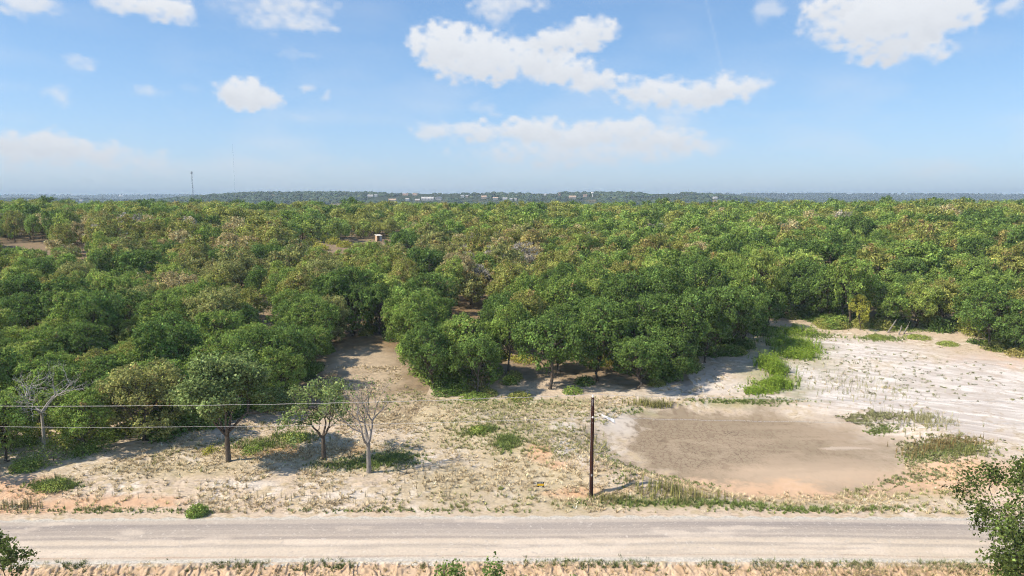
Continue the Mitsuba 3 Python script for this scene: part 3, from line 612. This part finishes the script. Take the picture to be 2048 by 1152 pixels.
for (x, y, R, h, p, l) in [(1990, 700, 2.2, 1.8, 'olive', 'low olive bush at the right edge of the red earth'), (1950, 672, 2.2, 2.0, 'olive', 'olive bush at the right end of the treeline'), (2035, 712, 2.0, 1.4, 'rust', 'brownish bush at the right edge above the red earth'),
        (1895, 690, 1.9, .8, 'bright', 'bright green bush on the flat before the treeline, right one'), (1755, 676, 2.0, .7, 'bright', 'bright green bush on the flat before the treeline, left one'), (1835, 676, 2.4, .7, 'bright', 'wide bright green bush on the flat, middle one of three'),
        (1000, 715, 2.2, 1.4, 'yellow', 'yellow bush seen through the grove beside the bare trunk'), (1050, 722, 2.4, 1.2, 'yellow', 'yellow bush under the grove right of the bare trunk'), (1200, 730, 2.8, 1.8, 'yellow', 'yellow bush glowing under the grove behind the utility pole'),
        (890, 788, 2.0, .9, 'dark', 'low dark bush under the left tip of the grove'), (950, 795, 2.2, .9, 'green', 'low green undergrowth bush in front of the grove trunk'), (1040, 796, 2.0, .9, 'olive', 'low olive undergrowth bush in the grove shade'), (1145, 785, 1.6, .9, 'green', 'low green bush right of the thick grove trunk'),
        (60, 935, 1.8, 1.6, 'bright', 'light green bush at the left wood edge by the bank'), (105, 920, 2.2, 2.4, 'green', 'green bush under the bleached tree'), (30, 905, 2.4, 2.6, 'green', 'large green bush at the left edge of the photo'), (180, 905, 2.4, 2.4, 'dark', 'dark bush at the left wood foot right of the bleached tree'),
        (420, 905, .9, .8, 'yellow', 'small yellow green bush left of the forked pale trunk'), (505, 905, 1.2, .8, 'green', 'small green bush right of the forked pale trunk'), (590, 880, 1.5, .7, 'bright', 'bright green mound of weeds behind the middle roadside tree'),
        (108, 975, 1.5, .6, 'bright', 'bright green mound on the bank at the left'), (960, 862, 1.2, .6, 'bright', 'bright green mound on the dam left of the utility pole'), (1640, 650, 1.6, 1.6, 'olive', 'olive bush at the corner of the treeline'), (1675, 655, 1.6, 1.5, 'olive', 'pale olive bush under the tall treeline tree')]:
    shrub(x, y, R, h, p, l, int(420 * R), .2 if y < 900 else .14)
GL = ['first', 'second', 'third', 'fourth', 'fifth', 'sixth', 'seventh', 'eighth']
for i, (x, y) in enumerate([(600, 494), (622, 490), (640, 500), (655, 483), (668, 488), (690, 494), (720, 500), (745, 505)]):
    shrub(x, y, 3.4, 2.6, 'yellow' if i % 3 else 'bright', f'{"yellow" if i % 3 else "bright"} green shrub in the glade left of the shed, {GL[i]} of eight from left', 500, .5)

# ------------------------------------------------------------------ grass and weeds
def blades(rng, P, h, lean, w, cols, B):
    n = len(P); b = np.repeat(P, B, 0); hh = np.repeat(h, B) * rng.uniform(.55, 1.15, n * B)
    a = rng.uniform(0, 2 * np.pi, n * B); u = np.stack([np.cos(a), np.sin(a), 0 * a], 1); s = np.stack([-u[:, 1], u[:, 0], 0 * a], 1)
    root = b + u * (np.repeat(w, B) * 3 * rng.uniform(0, 1, n * B))[:, None] * [1, 1, 0]
    l = np.repeat(lean, B) * rng.uniform(.2, 1.2, n * B); ww = (np.repeat(w, B) * rng.uniform(.6, 1.2, n * B))[:, None]
    tip = root + u * (hh * l)[:, None] + np.stack([0 * a, 0 * a, hh], 1)
    v = np.stack([root - s * ww, root + s * ww, tip], 1).reshape(-1, 3); k = np.arange(n * B) * 3
    c = np.repeat(cols, B, 0) * np.exp(rng.normal(0, .15, (n * B, 1)))
    return v, np.stack([k, k + 1, k + 2], 1), np.repeat(np.clip(c, .01, .8), 3, 0)
def joined(ls):
    o, V, F, C = 0, [], [], []
    for v, f, c in ls: V.append(v); F.append(f + o); C.append(c); o += len(v)
    return np.vstack(V), np.vstack(F), np.vstack(C)
def on_ground(xy): return np.column_stack([xy, height(xy[:, 0], xy[:, 1]) - .02])
rng = np.random.default_rng(77)
def pond_r(xy): return np.hypot((xy[:, 0] - MUD[0]) / MUD[2], (xy[:, 1] - MUD[1]) / MUD[3])
def scatter(n, x0, x1, y0, y1): return np.column_stack([rng.uniform(x0, x1, n), rng.uniform(y0, y1, n)])
def around(px, py, rx, ry, n):
    c = blob(px, py, rx, ry); g = rng.normal(0, .5, (n, 2)); return np.column_stack([c[0] + g[:, 0] * c[2], c[1] + g[:, 1] * c[3]])
def keep_land(xy):
    yy = xy[:, 1] - road_bend(xy[:, 0]); return xy[(yy > 59.4) & (pond_r(xy) > 1.08)]
tint = lambda base, n, s=.2: np.asarray(base) * np.exp(rng.normal(0, s, (n, 1)))
xy = keep_land(scatter(40000, -60, 56, 59, 108)); xy = xy[inside(xy[:, 0], xy[:, 1], OPEN)]
pn = np.column_stack([xy * .35, xy[:, 0] * 0]); d1 = meshkit.fbm(pn, 3, 51)
gz = np.zeros(len(xy))
for b in GRASSY: gz = np.maximum(gz, 1 - ss(.5, 1.2, np.hypot((xy[:, 0] - b[0]) / b[2], (xy[:, 1] - b[1]) / b[3]) + (d1 - .5) * 1.2))
flat = ss(22, 34, xy[:, 0]) * ss(74, 80, xy[:, 1]) + ss(40, 50, xy[:, 0])
xy = xy[rng.random(len(xy)) < np.clip((d1 - .40) * 3.6 + gz * .75, .05, 1) * (1 - .9 * np.clip(flat, 0, 1))]
n = len(xy); kind = meshkit.fbm(np.column_stack([xy * .12, xy[:, 0] * 0]), 2, 61) + rng.normal(0, .06, n)
col = np.where((kind > .57)[:, None], tint((.31, .32, .15), n), tint((.55, .47, .32), n)); col = np.where((rng.random(n) < .25)[:, None], tint((.60, .53, .37), n), col)
scene['dry_grass'] = colour_mesh(blades(rng, on_ground(xy), rng.uniform(.12, .42, n), rng.uniform(.6, 1.6, n), rng.uniform(.02, .05, n), col, 13), 'plant_material')
labels['dry_grass'] = {'kind': 'stuff', 'label': 'dry tan grass tufts scattered over the sandy slope', 'category': 'grass'}
gs = []
for (px, py, rx, ry, m, h) in [(1370, 1006, 200, 10, 420, .4), (780, 920, 60, 16, 500, .45), (700, 930, 70, 12, 400, .4), (110, 972, 45, 10, 400, .5), (590, 875, 45, 9, 350, .5), (960, 862, 35, 9, 300, .5), (1015, 885, 28, 18, 350, .5), (1010, 806, 190, 12, 350, .35), (1490, 806, 120, 10, 380, .4), (1300, 830, 70, 10, 240, .35),
                               (1880, 905, 110, 16, 450, .3), (1640, 1020, 200, 5, 300, .4), (250, 1022, 230, 6, 130, .35), (800, 1022, 260, 5, 130, .3), (1235, 935, 26, 50, 140, .3), (1760, 678, 50, 6, 300, .6), (1620, 672, 60, 7, 300, .6), (1850, 660, 130, 5, 300, .5), (1760, 862, 60, 10, 250, .3), (520, 890, 60, 12, 350, .5), (1390, 960, 90, 14, 200, .3)]:
    q = around(px, py, rx, ry, m); q = q[(q[:, 1] - road_bend(q[:, 0])) > 59.0]; q = q[pond_r(q) > 1.02]; k = len(q)
    gs.append(blades(rng, on_ground(q), rng.uniform(.5, 1.1, k) * h, rng.uniform(.3, .9, k), rng.uniform(.02, .04, k), tint((.20, .27, .085), k), 12))
q = np.column_stack([rng.uniform(-46, 46, 2600), rng.normal(50.58, .28, 2600)]); q[:, 1] += road_bend(q[:, 0]); q = q[meshkit.noise(np.column_stack([q * .45, q[:, 0] * 0]), 71) > .50]; k = len(q)
gs.append(blades(rng, on_ground(q), rng.uniform(.12, .4, k), rng.uniform(.3, .8, k), rng.uniform(.015, .035, k), tint((.18, .22, .09), k), 12))
q = np.column_stack([rng.uniform(-46, 46, 4200), rng.uniform(49.4, 50.75, 4200)]); q = q[rng.random(len(q)) < .22 + .75 * ss(12, 30, q[:, 0])]; q[:, 1] += road_bend(q[:, 0]); k = len(q)
gs.append(blades(rng, on_ground(q), rng.uniform(.15, .4, k), rng.uniform(.5, 1.2, k), rng.uniform(.015, .035, k), tint((.46, .40, .24), k), 9))
scene['green_grass'] = colour_mesh(joined(gs), 'plant_material')
labels['green_grass'] = {'kind': 'stuff', 'label': 'green grass and low weeds along the road, pond edge and under trees', 'category': 'grass'}
rs = []
for (px, py, rx, ry, m, h, c) in [(1330, 985, 80, 16, 150, 1.3, (.32, .32, .12)), (1400, 995, 70, 10, 80, 1.1, (.36, .34, .15)), (1880, 893, 100, 18, 220, 1.0, (.28, .22, .10)), (1940, 905, 70, 14, 90, 1.0, (.22, .25, .09)), (1310, 812, 60, 6, 260, 1.2, (.32, .32, .13)), (1840, 842, 60, 18, 260, 1.0, (.34, .34, .18)), (1700, 770, 110, 40, 300, .8, (.38, .38, .24)),
                                  (1220, 1000, 40, 6, 90, .9, (.3, .3, .13)), (1180, 880, 40, 30, 60, .8, (.3, .31, .13)), (40, 1015, 60, 8, 60, 1.2, (.27, .26, .13)), (560, 1000, 300, 20, 90, .8, (.42, .37, .25)), (860, 960, 120, 40, 70, .8, (.42, .36, .25)), (1640, 960, 200, 8, 60, .5, (.26, .28, .12))]:
    q = around(px, py, rx, ry, m); q = q[((q[:, 1] - road_bend(q[:, 0])) > 59.4) & (pond_r(q) > 1.0)]; k = len(q)
    rs.append(blades(rng, on_ground(q), rng.uniform(.6, 1.15, k) * h, rng.uniform(.02, .22, k), rng.uniform(.02, .032, k), tint(c, k), 5))
scene['reeds'] = colour_mesh(joined(rs), 'plant_material')
labels['reeds'] = {'kind': 'stuff', 'label': 'tall thin reeds and seed stalks standing around the dried pond', 'category': 'reeds'}
ws = []
for (px, py, rx, ry, m, h) in [(1590, 666, 45, 8, 220, 1.2), (1580, 690, 45, 12, 380, 1.4), (1590, 712, 40, 9, 260, 1.2), (1545, 740, 24, 14, 300, 2.1), (1550, 773, 34, 9, 260, 1.6), (1515, 785, 36, 6, 120, 1.0), (1610, 700, 30, 10, 160, .8)]:
    q = around(px, py, rx, ry, m); k = len(q); P = on_ground(q); hh = rng.uniform(.5, 1.1, k) * h * (.35 + 1.3 * meshkit.noise(P * [.55, .55, 0], 95))
    ws.append(blades(rng, P, hh, rng.uniform(.1, .4, k), rng.uniform(.03, .05, k), tint((.24, .36, .06), k), 8))
    c = np.repeat(P, 7, 0); c[:, 2] += np.repeat(hh, 7) * rng.uniform(.35, 1.05, len(c)); c[:, :2] += rng.normal(0, .22, (len(c), 2))
    ws.append(leaves(rng, c, np.tile([0, -.5, .6], (len(c), 1)), .17, leaf_colour(rng, (.27, .40, .065), len(c), .2, .1)))
scene['green_weeds'] = colour_mesh(joined(ws), 'leaf_material')
labels['green_weeds'] = {'kind': 'stuff', 'label': 'bright green tall weeds in the damp gully right of the grove', 'category': 'weeds'}
xy = keep_land(np.vstack([around(1420, 945, 170, 24, 700), around(1870, 900, 120, 30, 700), around(1240, 900, 40, 80, 110), around(1780, 960, 200, 14, 200), around(1720, 840, 120, 16, 400), around(1780, 740, 240, 60, 260)])); n = len(xy)
c = np.repeat(on_ground(xy), 5, 0); c[:, :2] += rng.normal(0, .16, (len(c), 2)); c[:, 2] += rng.uniform(.02, .14, len(c))
scene['creeping_weeds'] = colour_mesh(leaves(rng, c, np.tile([0, 0, 1.2], (len(c), 1)), .26, leaf_colour(rng, (.20, .215, .11), len(c), .25, .2)), 'plant_material')
labels['creeping_weeds'] = {'kind': 'stuff', 'label': 'flat grey green creeping weeds in patches round the pond bed', 'category': 'weeds'}

# ------------------------------------------------------------------ utility pole and wires
pb = G(1182, 991); pz = float(height(pb[0], pb[1])); PH = 9.55
k = thing('utility_pole', 'dark brown wooden utility pole standing by the road at the pond corner', 'utility pole')
part(k, 'shaft', tube([(pb[0], pb[1], pz - .6), (pb[0], pb[1], pz + 3), (pb[0] + .02, pb[1], pz + 6.5), (pb[0] + .02, pb[1], pz + PH)], [.19, .18, .16, .135], 14), 'creosote_material', 50)
top = np.array([pb[0] + .02, pb[1], pz + PH])
ins = trimesh.creation.revolve(np.array([(0, 0), (.05, 0), (.05, .08), (.11, .1), (.06, .14), (.10, .17), (.055, .21), (.07, .25), (0, .28)]), sections=16); ins.apply_translation(top + [0, 0, .02])
part(k, 'insulator', ins, 'porcelain_material', 40)
clamp = trimesh.creation.revolve(np.array([(0, -.09), (.06, -.09), (.09, -.03), (.05, 0), (.09, .03), (.06, .09), (0, .09)]), sections=14); clamp.apply_transform(trimesh.transformations.rotation_matrix(math.pi / 2, [1, 0, 0])); clamp.apply_translation([top[0], top[1] - .24, pz + 7.75])
part(k, 'neutral_bracket', clamp, 'porcelain_material', 40)
for q, zz in enumerate((8.9, 7.75, 7.2)): part(k, 'bolt', tube([(pb[0], pb[1] - .22, pz + zz), (pb[0], pb[1] - .12, pz + zz)], [.03, .03], 6), 'steel_material')
part(k, 'tag', box(.12, .012, .2, (pb[0], pb[1] - .186, pz + 2.1)), 'grey_metal_material', False)
part(k, 'pin_bracket', tube([(top[0], top[1] - .14, pz + PH - .5), (top[0], top[1] - .16, pz + PH - .2), (top[0], top[1], pz + PH + .03)], .03, 6), 'steel_material')
part(k, 'ground_wire', tube([(pb[0] - .18, pb[1] - .06, pz - .1), (pb[0] - .17, pb[1] - .05, pz + 4), (pb[0] - .13, pb[1] - .05, pz + PH - .2)], .012, 5), 'steel_material')
def wire(label, a, ends, r):
    k = thing('power_line', label, 'wire')
    pts = []
    for end, sag in ends:
        t = np.linspace(0, 1, 40)[:, None]; s = a + (np.asarray(end) - a) * t - np.array([0, 0, 1.0]) * 4 * sag * t * (1 - t); pts.append(s)
    line = np.vstack([pts[0][::-1], pts[1][1:]])
    part(k, 'strand', tube(line, r, 6), 'wire_metal_material', 60)
wire('upper power line running left and right from the pole top', top + [0, 0, .30], [((-88, 62.2, pz + PH + .1), 1.0), ((104, 62.6, pz + PH + .4), .8)], .017)
wire('lower power line fixed below the pole top', np.array([top[0], top[1] - .30, pz + 7.75]), [((-88, 61.9, pz + 7.9), 1.0), ((104, 62.3, pz + 8.1), .8)], .014)

# ------------------------------------------------------------------ lot sign
sp = G(1081, 984); sz = float(height(sp[0], sp[1]))
k = thing('yard_sign', 'small black and yellow lot sign on a wire stake in the grass', 'sign')
part(k, 'panel', box(.66, .025, .50, (sp[0], sp[1], sz + .82)), 'sign_black_material', False)
part(k, 'yellow_band', box(.62, .006, .20, (sp[0], sp[1] - .0165, sz + .80)), 'sign_yellow_material', False)
part(k, 'white_strip', box(.30, .006, .06, (sp[0] + .02, sp[1] - .0165, sz + .635)), 'white_paint_material', False)
tm = meshkit.text_mesh('LOT 8', .13, .006, True); tm.apply_transform(trimesh.transformations.rotation_matrix(math.pi / 2, [1, 0, 0])); tm.apply_translation([sp[0] - (tm.bounds[0][0] + tm.bounds[1][0]) / 2, sp[1] - .0135 - tm.bounds[1][1] + 0, sz + .915])
part(k, 'lettering', tm, 'white_paint_material', False)
for s in (-.2, .2): part(k, 'stake', tube([(sp[0] + s, sp[1] + .02, sz - .2), (sp[0] + s, sp[1] + .02, sz + .9)], .012, 6), 'steel_material')

# ------------------------------------------------------------------ scrap, dead wood
wp = G(1216, 838); r = np.random.default_rng(3); gx, gy = np.meshgrid(np.linspace(-1, 1, 22), np.linspace(-.5, .5, 9), indexing='ij')
wxy = np.stack([wp[0] + gx * .78 + gy * .1, wp[1] + gy * .9 - gx * .35], -1); wz = height(wxy[..., 0], wxy[..., 1]) + .06 + .16 * meshkit.fbm(np.stack([gx * 3, gy * 4, gx * 0], -1), 3, 5) * (1 - gx ** 2 * .6)
i, j = np.meshgrid(np.arange(21), np.arange(8), indexing='ij'); i = (i * 9 + j).ravel()
sheet = trimesh.Trimesh(np.concatenate([wxy, wz[..., None]], -1).reshape(-1, 3), np.vstack([np.stack([i, i + 9, i + 10], 1), np.stack([i, i + 10, i + 1], 1)]), process=False)
bot = sheet.copy(); bot.vertices[:, 2] -= .03; bot.invert()
scene['plastic_sheet'] = mikit.ply(cat([sheet, bot]), 'plastic_material', smooth=True)
labels['plastic_sheet'] = {'label': 'crumpled white plastic sheet lying on the sand right of the pole', 'category': 'litter'}
for n, (x0, y0, x1, hh, L, lab) in enumerate([(1764, 660, 1782, 2.4, 'a', 'pale dead trunk leaning right at the treeline foot, left one'), (1786, 664, 1792, 1.6, 'a', 'short pale dead trunk at the treeline foot, middle one'), (1796, 662, 1808, 2.2, 'a', 'pale dead trunk leaning right at the treeline foot, right one'), (1742, 640, 1766, 5.0, 'a', 'long bare dead limb slanting out of the treeline')]):
    a = G(x0, y0); b = a + np.array([(x1 - x0) / FPX * a[1] * 1.0, .3, hh]); k = thing('leaning_snag', lab, 'dead tree', 'dead snags at the treeline')
    a = a - [0, 2.0, .2]; b = b - [0, 2.0, 0]; mid = (a + b) / 2 + [.1, 0, .12]
    part(k, 'stem', tube([a, mid, b], [.14, .12, .07], 8), 'dead_wood_material', 50); part(k, 'side_branch', tube([mid, mid + [.35, 0, .45]], [.06, .02], 6), 'dead_wood_material', 50)

# ------------------------------------------------------------------ far glade: shed
p = G(757, 482); z0 = float(height(p[0], p[1])); k = thing('shed', 'small pale open fronted shed with light metal roof in the far clearing', 'shed')
W, D, Hh = 2.1, 1.9, 2.3
SM = T().translate([float(p[0]), float(p[1]), z0 - .1]).rotate([0, 0, 1], 38)
for q in (-1, 1): part(k, 'side_wall', box(.1, D, Hh, (q * W / 2, 0, Hh / 2)), 'tan_wall_material', False, to_world=SM)
part(k, 'back_wall', box(W - .12, .1, Hh - .2, (0, D / 2 - .06, Hh / 2)), 'tan_wall_material', False, to_world=SM)
part(k, 'front_panel', box(W * .42, .08, Hh * .92, (W * .26, -D / 2 + .06, Hh * .46)), 'blue_grey_roof_material', False, to_world=SM)
rf = box(W + .3, D + .5, .12); rf.apply_transform(trimesh.transformations.rotation_matrix(.16, [1, 0, 0])); rf.apply_translation([0, 0, Hh + .2]); part(k, 'roof', rf, 'white_paint_material', False, to_world=SM)

# ------------------------------------------------------------------ masts, town and far woods
def mast(name, label, px, ytop, D, w, sides, mat, head):
    x = (px - 1024) / FPX * (D * math.cos(PITCH)); d = ray(px, ytop); q = EYE + d * (D / d[1]); x = q[0]; zt = q[2]; zb = float(height(x, D, False))
    k = thing(name, label, 'mast'); cs = np.array([(math.cos(a), math.sin(a)) for a in np.arange(sides) * 2 * np.pi / sides + .3]); nseg = max(12, int((zt - zb) / 4))
    def ring(t): return np.column_stack([x + cs[:, 0] * w * (1 - .45 * t), D + cs[:, 1] * w * (1 - .45 * t), np.full(sides, zb + (zt - zb) * t)])
    legs, br = [], []
    for j in range(sides): part(k, 'leg', tube(np.array([ring(t)[j] for t in np.linspace(0, 1, 5)]), w * .16, 5), mat)
    for i in range(nseg):
        a, b = ring(i / nseg), ring((i + 1) / nseg)
        for j in range(sides): br.append(tube([a[j], b[(j + 1) % sides]], w * .10, 3)); br.append(tube([b[j], b[(j + 1) % sides]], w * .10, 3))
    part(k, 'lattice', cat(br), mat, False)
    if head:
        for a in range(3): part(k, 'antenna', box(.35, .25, 2.2, (x + 1.3 * math.cos(a * 2.1 + .5), D + 1.3 * math.sin(a * 2.1 + .5), zt - 1.4)), 'grey_metal_material', False)
        part(k, 'platform', trimesh.creation.cylinder(1.3, .3, sections=12, transform=trimesh.transformations.translation_matrix([x, D, zt - 2.6])), mat, False)
        part(k, 'rod', tube([(x, D, zt - 1), (x, D, zt + 2)], .08, 5), mat)
mast('cell_mast', 'grey lattice phone mast with antennas above the left horizon', 383, 343, 820, .75, 3, 'steel_material', True)
mast('radio_mast', 'very thin tall pale radio mast in the haze right of the phone mast', 465, 288, 1100, .22, 3, 'faint_steel_material', False)

def house(px, py, w, d, h, wall, roof, label, name='house', flat=False, windows=0, lift=0):
    w *= .8; h *= .85; p = G(px, py); x, y = p[0], p[1]; z = float(height(x, y, False)) - .5; k = thing(name, label, 'house' if name == 'house' else 'building'); h = h + lift
    part(k, 'wall', box(w, d, h + .5, (x, y, z + (h + .5) / 2)), wall + '_material', False)
    if flat: part(k, 'roof', box(w + .8, d + .8, .6, (x, y, z + h + .8)), roof + '_material', False)
    else:
        g = trimesh.creation.extrude_polygon(__import__('shapely').Polygon([(-d / 2 - .6, 0), (d / 2 + .6, 0), (0, d * .26)]), w + 1.2, engine='earcut')
        g.apply_transform(np.array([[0, 0, 1, x - w / 2 - .6], [1, 0, 0, y], [0, 1, 0, z + h + .51], [0, 0, 0, 1.0]])); part(k, 'roof', g, roof + '_material', False)
    for i in range(windows):
        part(k, 'window', box(w / windows * .55, .15, h * .38, (x - w / 2 + (i + .5) * w / windows, y - d / 2 - .08, z + h * .62 + .5)), 'dark_window_material', False)
    return (x, y, max(w, d))
built = []
for a in [(741, 394, 20, 12, 5, 'white_paint', 'white_paint', 'white house on the far hill, leftmost of the town'), (752, 393, 11, 10, 5, 'white_paint', 'grey_metal', 'small white house beside the leftmost town house'),
          (855, 400.5, 44, 18, 6, 'white_paint', 'white_paint', 'long white metal hall in the far town', 'hall', False, 4), (877, 400, 22, 16, 10, 'white_paint', 'grey_metal', 'pale two storey block with dark windows right of the long hall', 'block', True, 3),
          (785, 403, 26, 14, 5, 'tan_wall', 'tan_wall', 'tan low building below the bare hillside', 'hall'), (815, 401, 12, 10, 5, 'white_paint', 'white_paint', 'small white house left of the long hall'), (835, 402, 16, 10, 4, 'tan_wall', 'white_paint', 'pale roofed house touching the long hall'),
          (811, 391, 22, 12, 4, 'tan_wall', 'rust_roof', 'red roofed building high on the far hill', 'hall'), (830, 391, 18, 12, 4, 'tan_wall', 'tan_wall', 'tan building high on the far hill right of the red roof', 'hall'),
          (925, 395, 12, 10, 5, 'white_paint', 'grey_metal', 'pale house on the hill, right of the two storey block'), (934, 394.5, 9, 9, 5, 'tan_wall', 'grey_metal', 'tiny tan house right of the pale hill house'), (968, 397, 20, 14, 6, 'tan_wall', 'tan_wall', 'tan gabled house in the far town centre'), (991, 399, 18, 12, 5, 'white_paint', 'tan_wall', 'cream house right of the tan gabled house'),
          (1010, 400, 16, 12, 5, 'white_paint', 'white_paint', 'white house in the row of three, left one'), (1022, 401, 10, 9, 5, 'white_paint', 'grey_metal', 'white house in the row of three, middle one'), (1031, 401.5, 8, 8, 5, 'white_paint', 'white_paint', 'white house in the row of three, right one'),
          (1119, 391, 7, 7, 13, 'tan_wall', 'rust_roof', 'narrow tan tower house on the hill crest', 'block', True, 1), (1090, 391.5, 8, 8, 5, 'white_paint', 'white_paint', 'tiny pale house left of the narrow tower house'), (1145, 396.5, 26, 14, 5, 'tan_wall', 'tan_wall', 'tan roofed long house below the narrow tower house', 'hall'), (1170, 394, 14, 10, 6, 'tan_wall', 'rust_roof', 'reddish house left of the water tower'),
          (243, 393.5, 40, 24, 7, 'white_paint', 'white_paint', 'white hall on the far left plain', 'hall'), (68, 407, 14, 10, 6, 'white_paint', 'white_paint', 'white roof showing between dark trees at far left'), (163, 402.5, 16, 10, 5, 'white_paint', 'white_paint', 'white house on the left plain between the two halls'),
          (1430, 398, 14, 10, 5, 'white_paint', 'white_paint', 'white house in the right valley')]:
    built.append(house(*[v.replace('white_paint', 'town_white') if isinstance(v, str) else v for v in a]))
p = G(1185, 394); x, y = p[0], p[1]; z = float(height(x, y, False)); k = thing('water_tower', 'white water tower on the far hill', 'water tower')
part(k, 'column', tube([(x, y, z), (x, y, z + 3), (x, y, z + 10)], [2.0, 1.2, 1.2], 12), 'white_paint_material', 40)
tk = trimesh.creation.revolve(np.array([(0, 0), (2, .3), (4.6, 2), (4.8, 4), (3.4, 5.6), (0, 6.3)]), sections=20); tk.apply_translation([x, y, z + 9.6]); part(k, 'tank', tk, 'white_paint_material', 40)
built.append((x, y, 10))
for i, px in enumerate((1363, 1374)):
    D = 5100.; x = (px - 1024) / FPX * D; z = float(height(x, D, False)); k = thing('power_pylon', f'faint lattice pylon on the far right ridge, {"left" if i == 0 else "right"} of two', 'pylon', 'pylons on the ridge')
    for s in (-1, 1): part(k, 'leg', tube([(x + s * 4, D, z), (x + s * .8, D, z + 36)], [.6, .35], 4), 'faint_steel_material')
    for zz in (24, 31): part(k, 'arm', tube([(x - 8, D, z + zz), (x, D, z + zz + .8), (x + 8, D, z + zz)], [.25, .5, .25], 4), 'faint_steel_material')

def far_woods():
    rng = np.random.default_rng(99); ico = trimesh.creation.icosphere(1, 1.0); bv, bf = np.array(ico.vertices), np.array(ico.faces)
    keepf = (bv[bf].mean(1)[:, 2] > -.35); bf = bf[keepf]
    n = 25500; u = rng.uniform(-.80, .80, n); y = np.concatenate([rng.uniform(620, 1500, 3000), rng.uniform(1500, 2700, 10000), rng.uniform(2700, 5400, 9000), rng.uniform(5400, 7000, 3500)]); x = u * y
    fld = meshkit.fbm(np.stack([x / 260, y / 260, 0 * x], -1), 3, 88); k = fld < .60; x, y = x[k], y[k]
    ok = np.ones(len(x), bool)
    for bx, by, w in built: ok &= ~((np.abs(x / y - bx / by) * by < w * .5 + 9) & (y > by - 260) & (y < by + w * .5 + 8))
    # bare hillside below the town
    c = G(783, 397); ok &= ~((np.abs(x - c[0]) < 45) & (y > c[1] - 160) & (y < c[1] + 60))
    x, y = x[ok], y[ok]; n = len(x); z = height(x, y, False); s = rng.uniform(4.5, 8.0, n) * np.where(y > 2700, 1.25, 1.0)
    lump = 1 + .55 * (meshkit.noise((bv * 2.1)[None] + rng.uniform(0, 50, (n, 1, 3)), 5) - .5)
    v = bv[None] * lump[..., None] * np.stack([s * 1.25, s * 1.25, s * .8], 1)[:, None] + np.stack([x, y, z + np.minimum(s, 9) * .55], 1)[:, None]
    f = bf[None] + (np.arange(n) * len(bv))[:, None, None]
    c = np.where((y < 3000)[:, None], [.048, .078, .044], [.016, .028, .018]) * np.exp(rng.normal(0, .22, (n, 1))) * np.where(rng.random((n, 1)) < .12, [1.5, 1.2, 1.0], [1, 1, 1])
    scene['distant_woods'] = colour_mesh((v.reshape(-1, 3), f.reshape(-1, 3), np.repeat(c, len(bv), 0)), 'plant_material')
far_woods()
labels['distant_woods'] = {'kind': 'stuff', 'label': 'blue hazy woods covering the plain and far ridges', 'category': 'forest'}

# ------------------------------------------------------------------ air
scene['haze'] = {'type': 'cube', 'to_world': T().translate([0, 4500, 45]).scale([15500, 12500, 75]), 'bsdf': {'type': 'null'}, 'interior': {'type': 'ref', 'id': 'haze_air'}}
labels['haze'] = {'kind': 'stuff', 'label': 'thin blue haze over the distant country', 'category': 'haze'}
print('trees', len(trees), 'single', len(single))
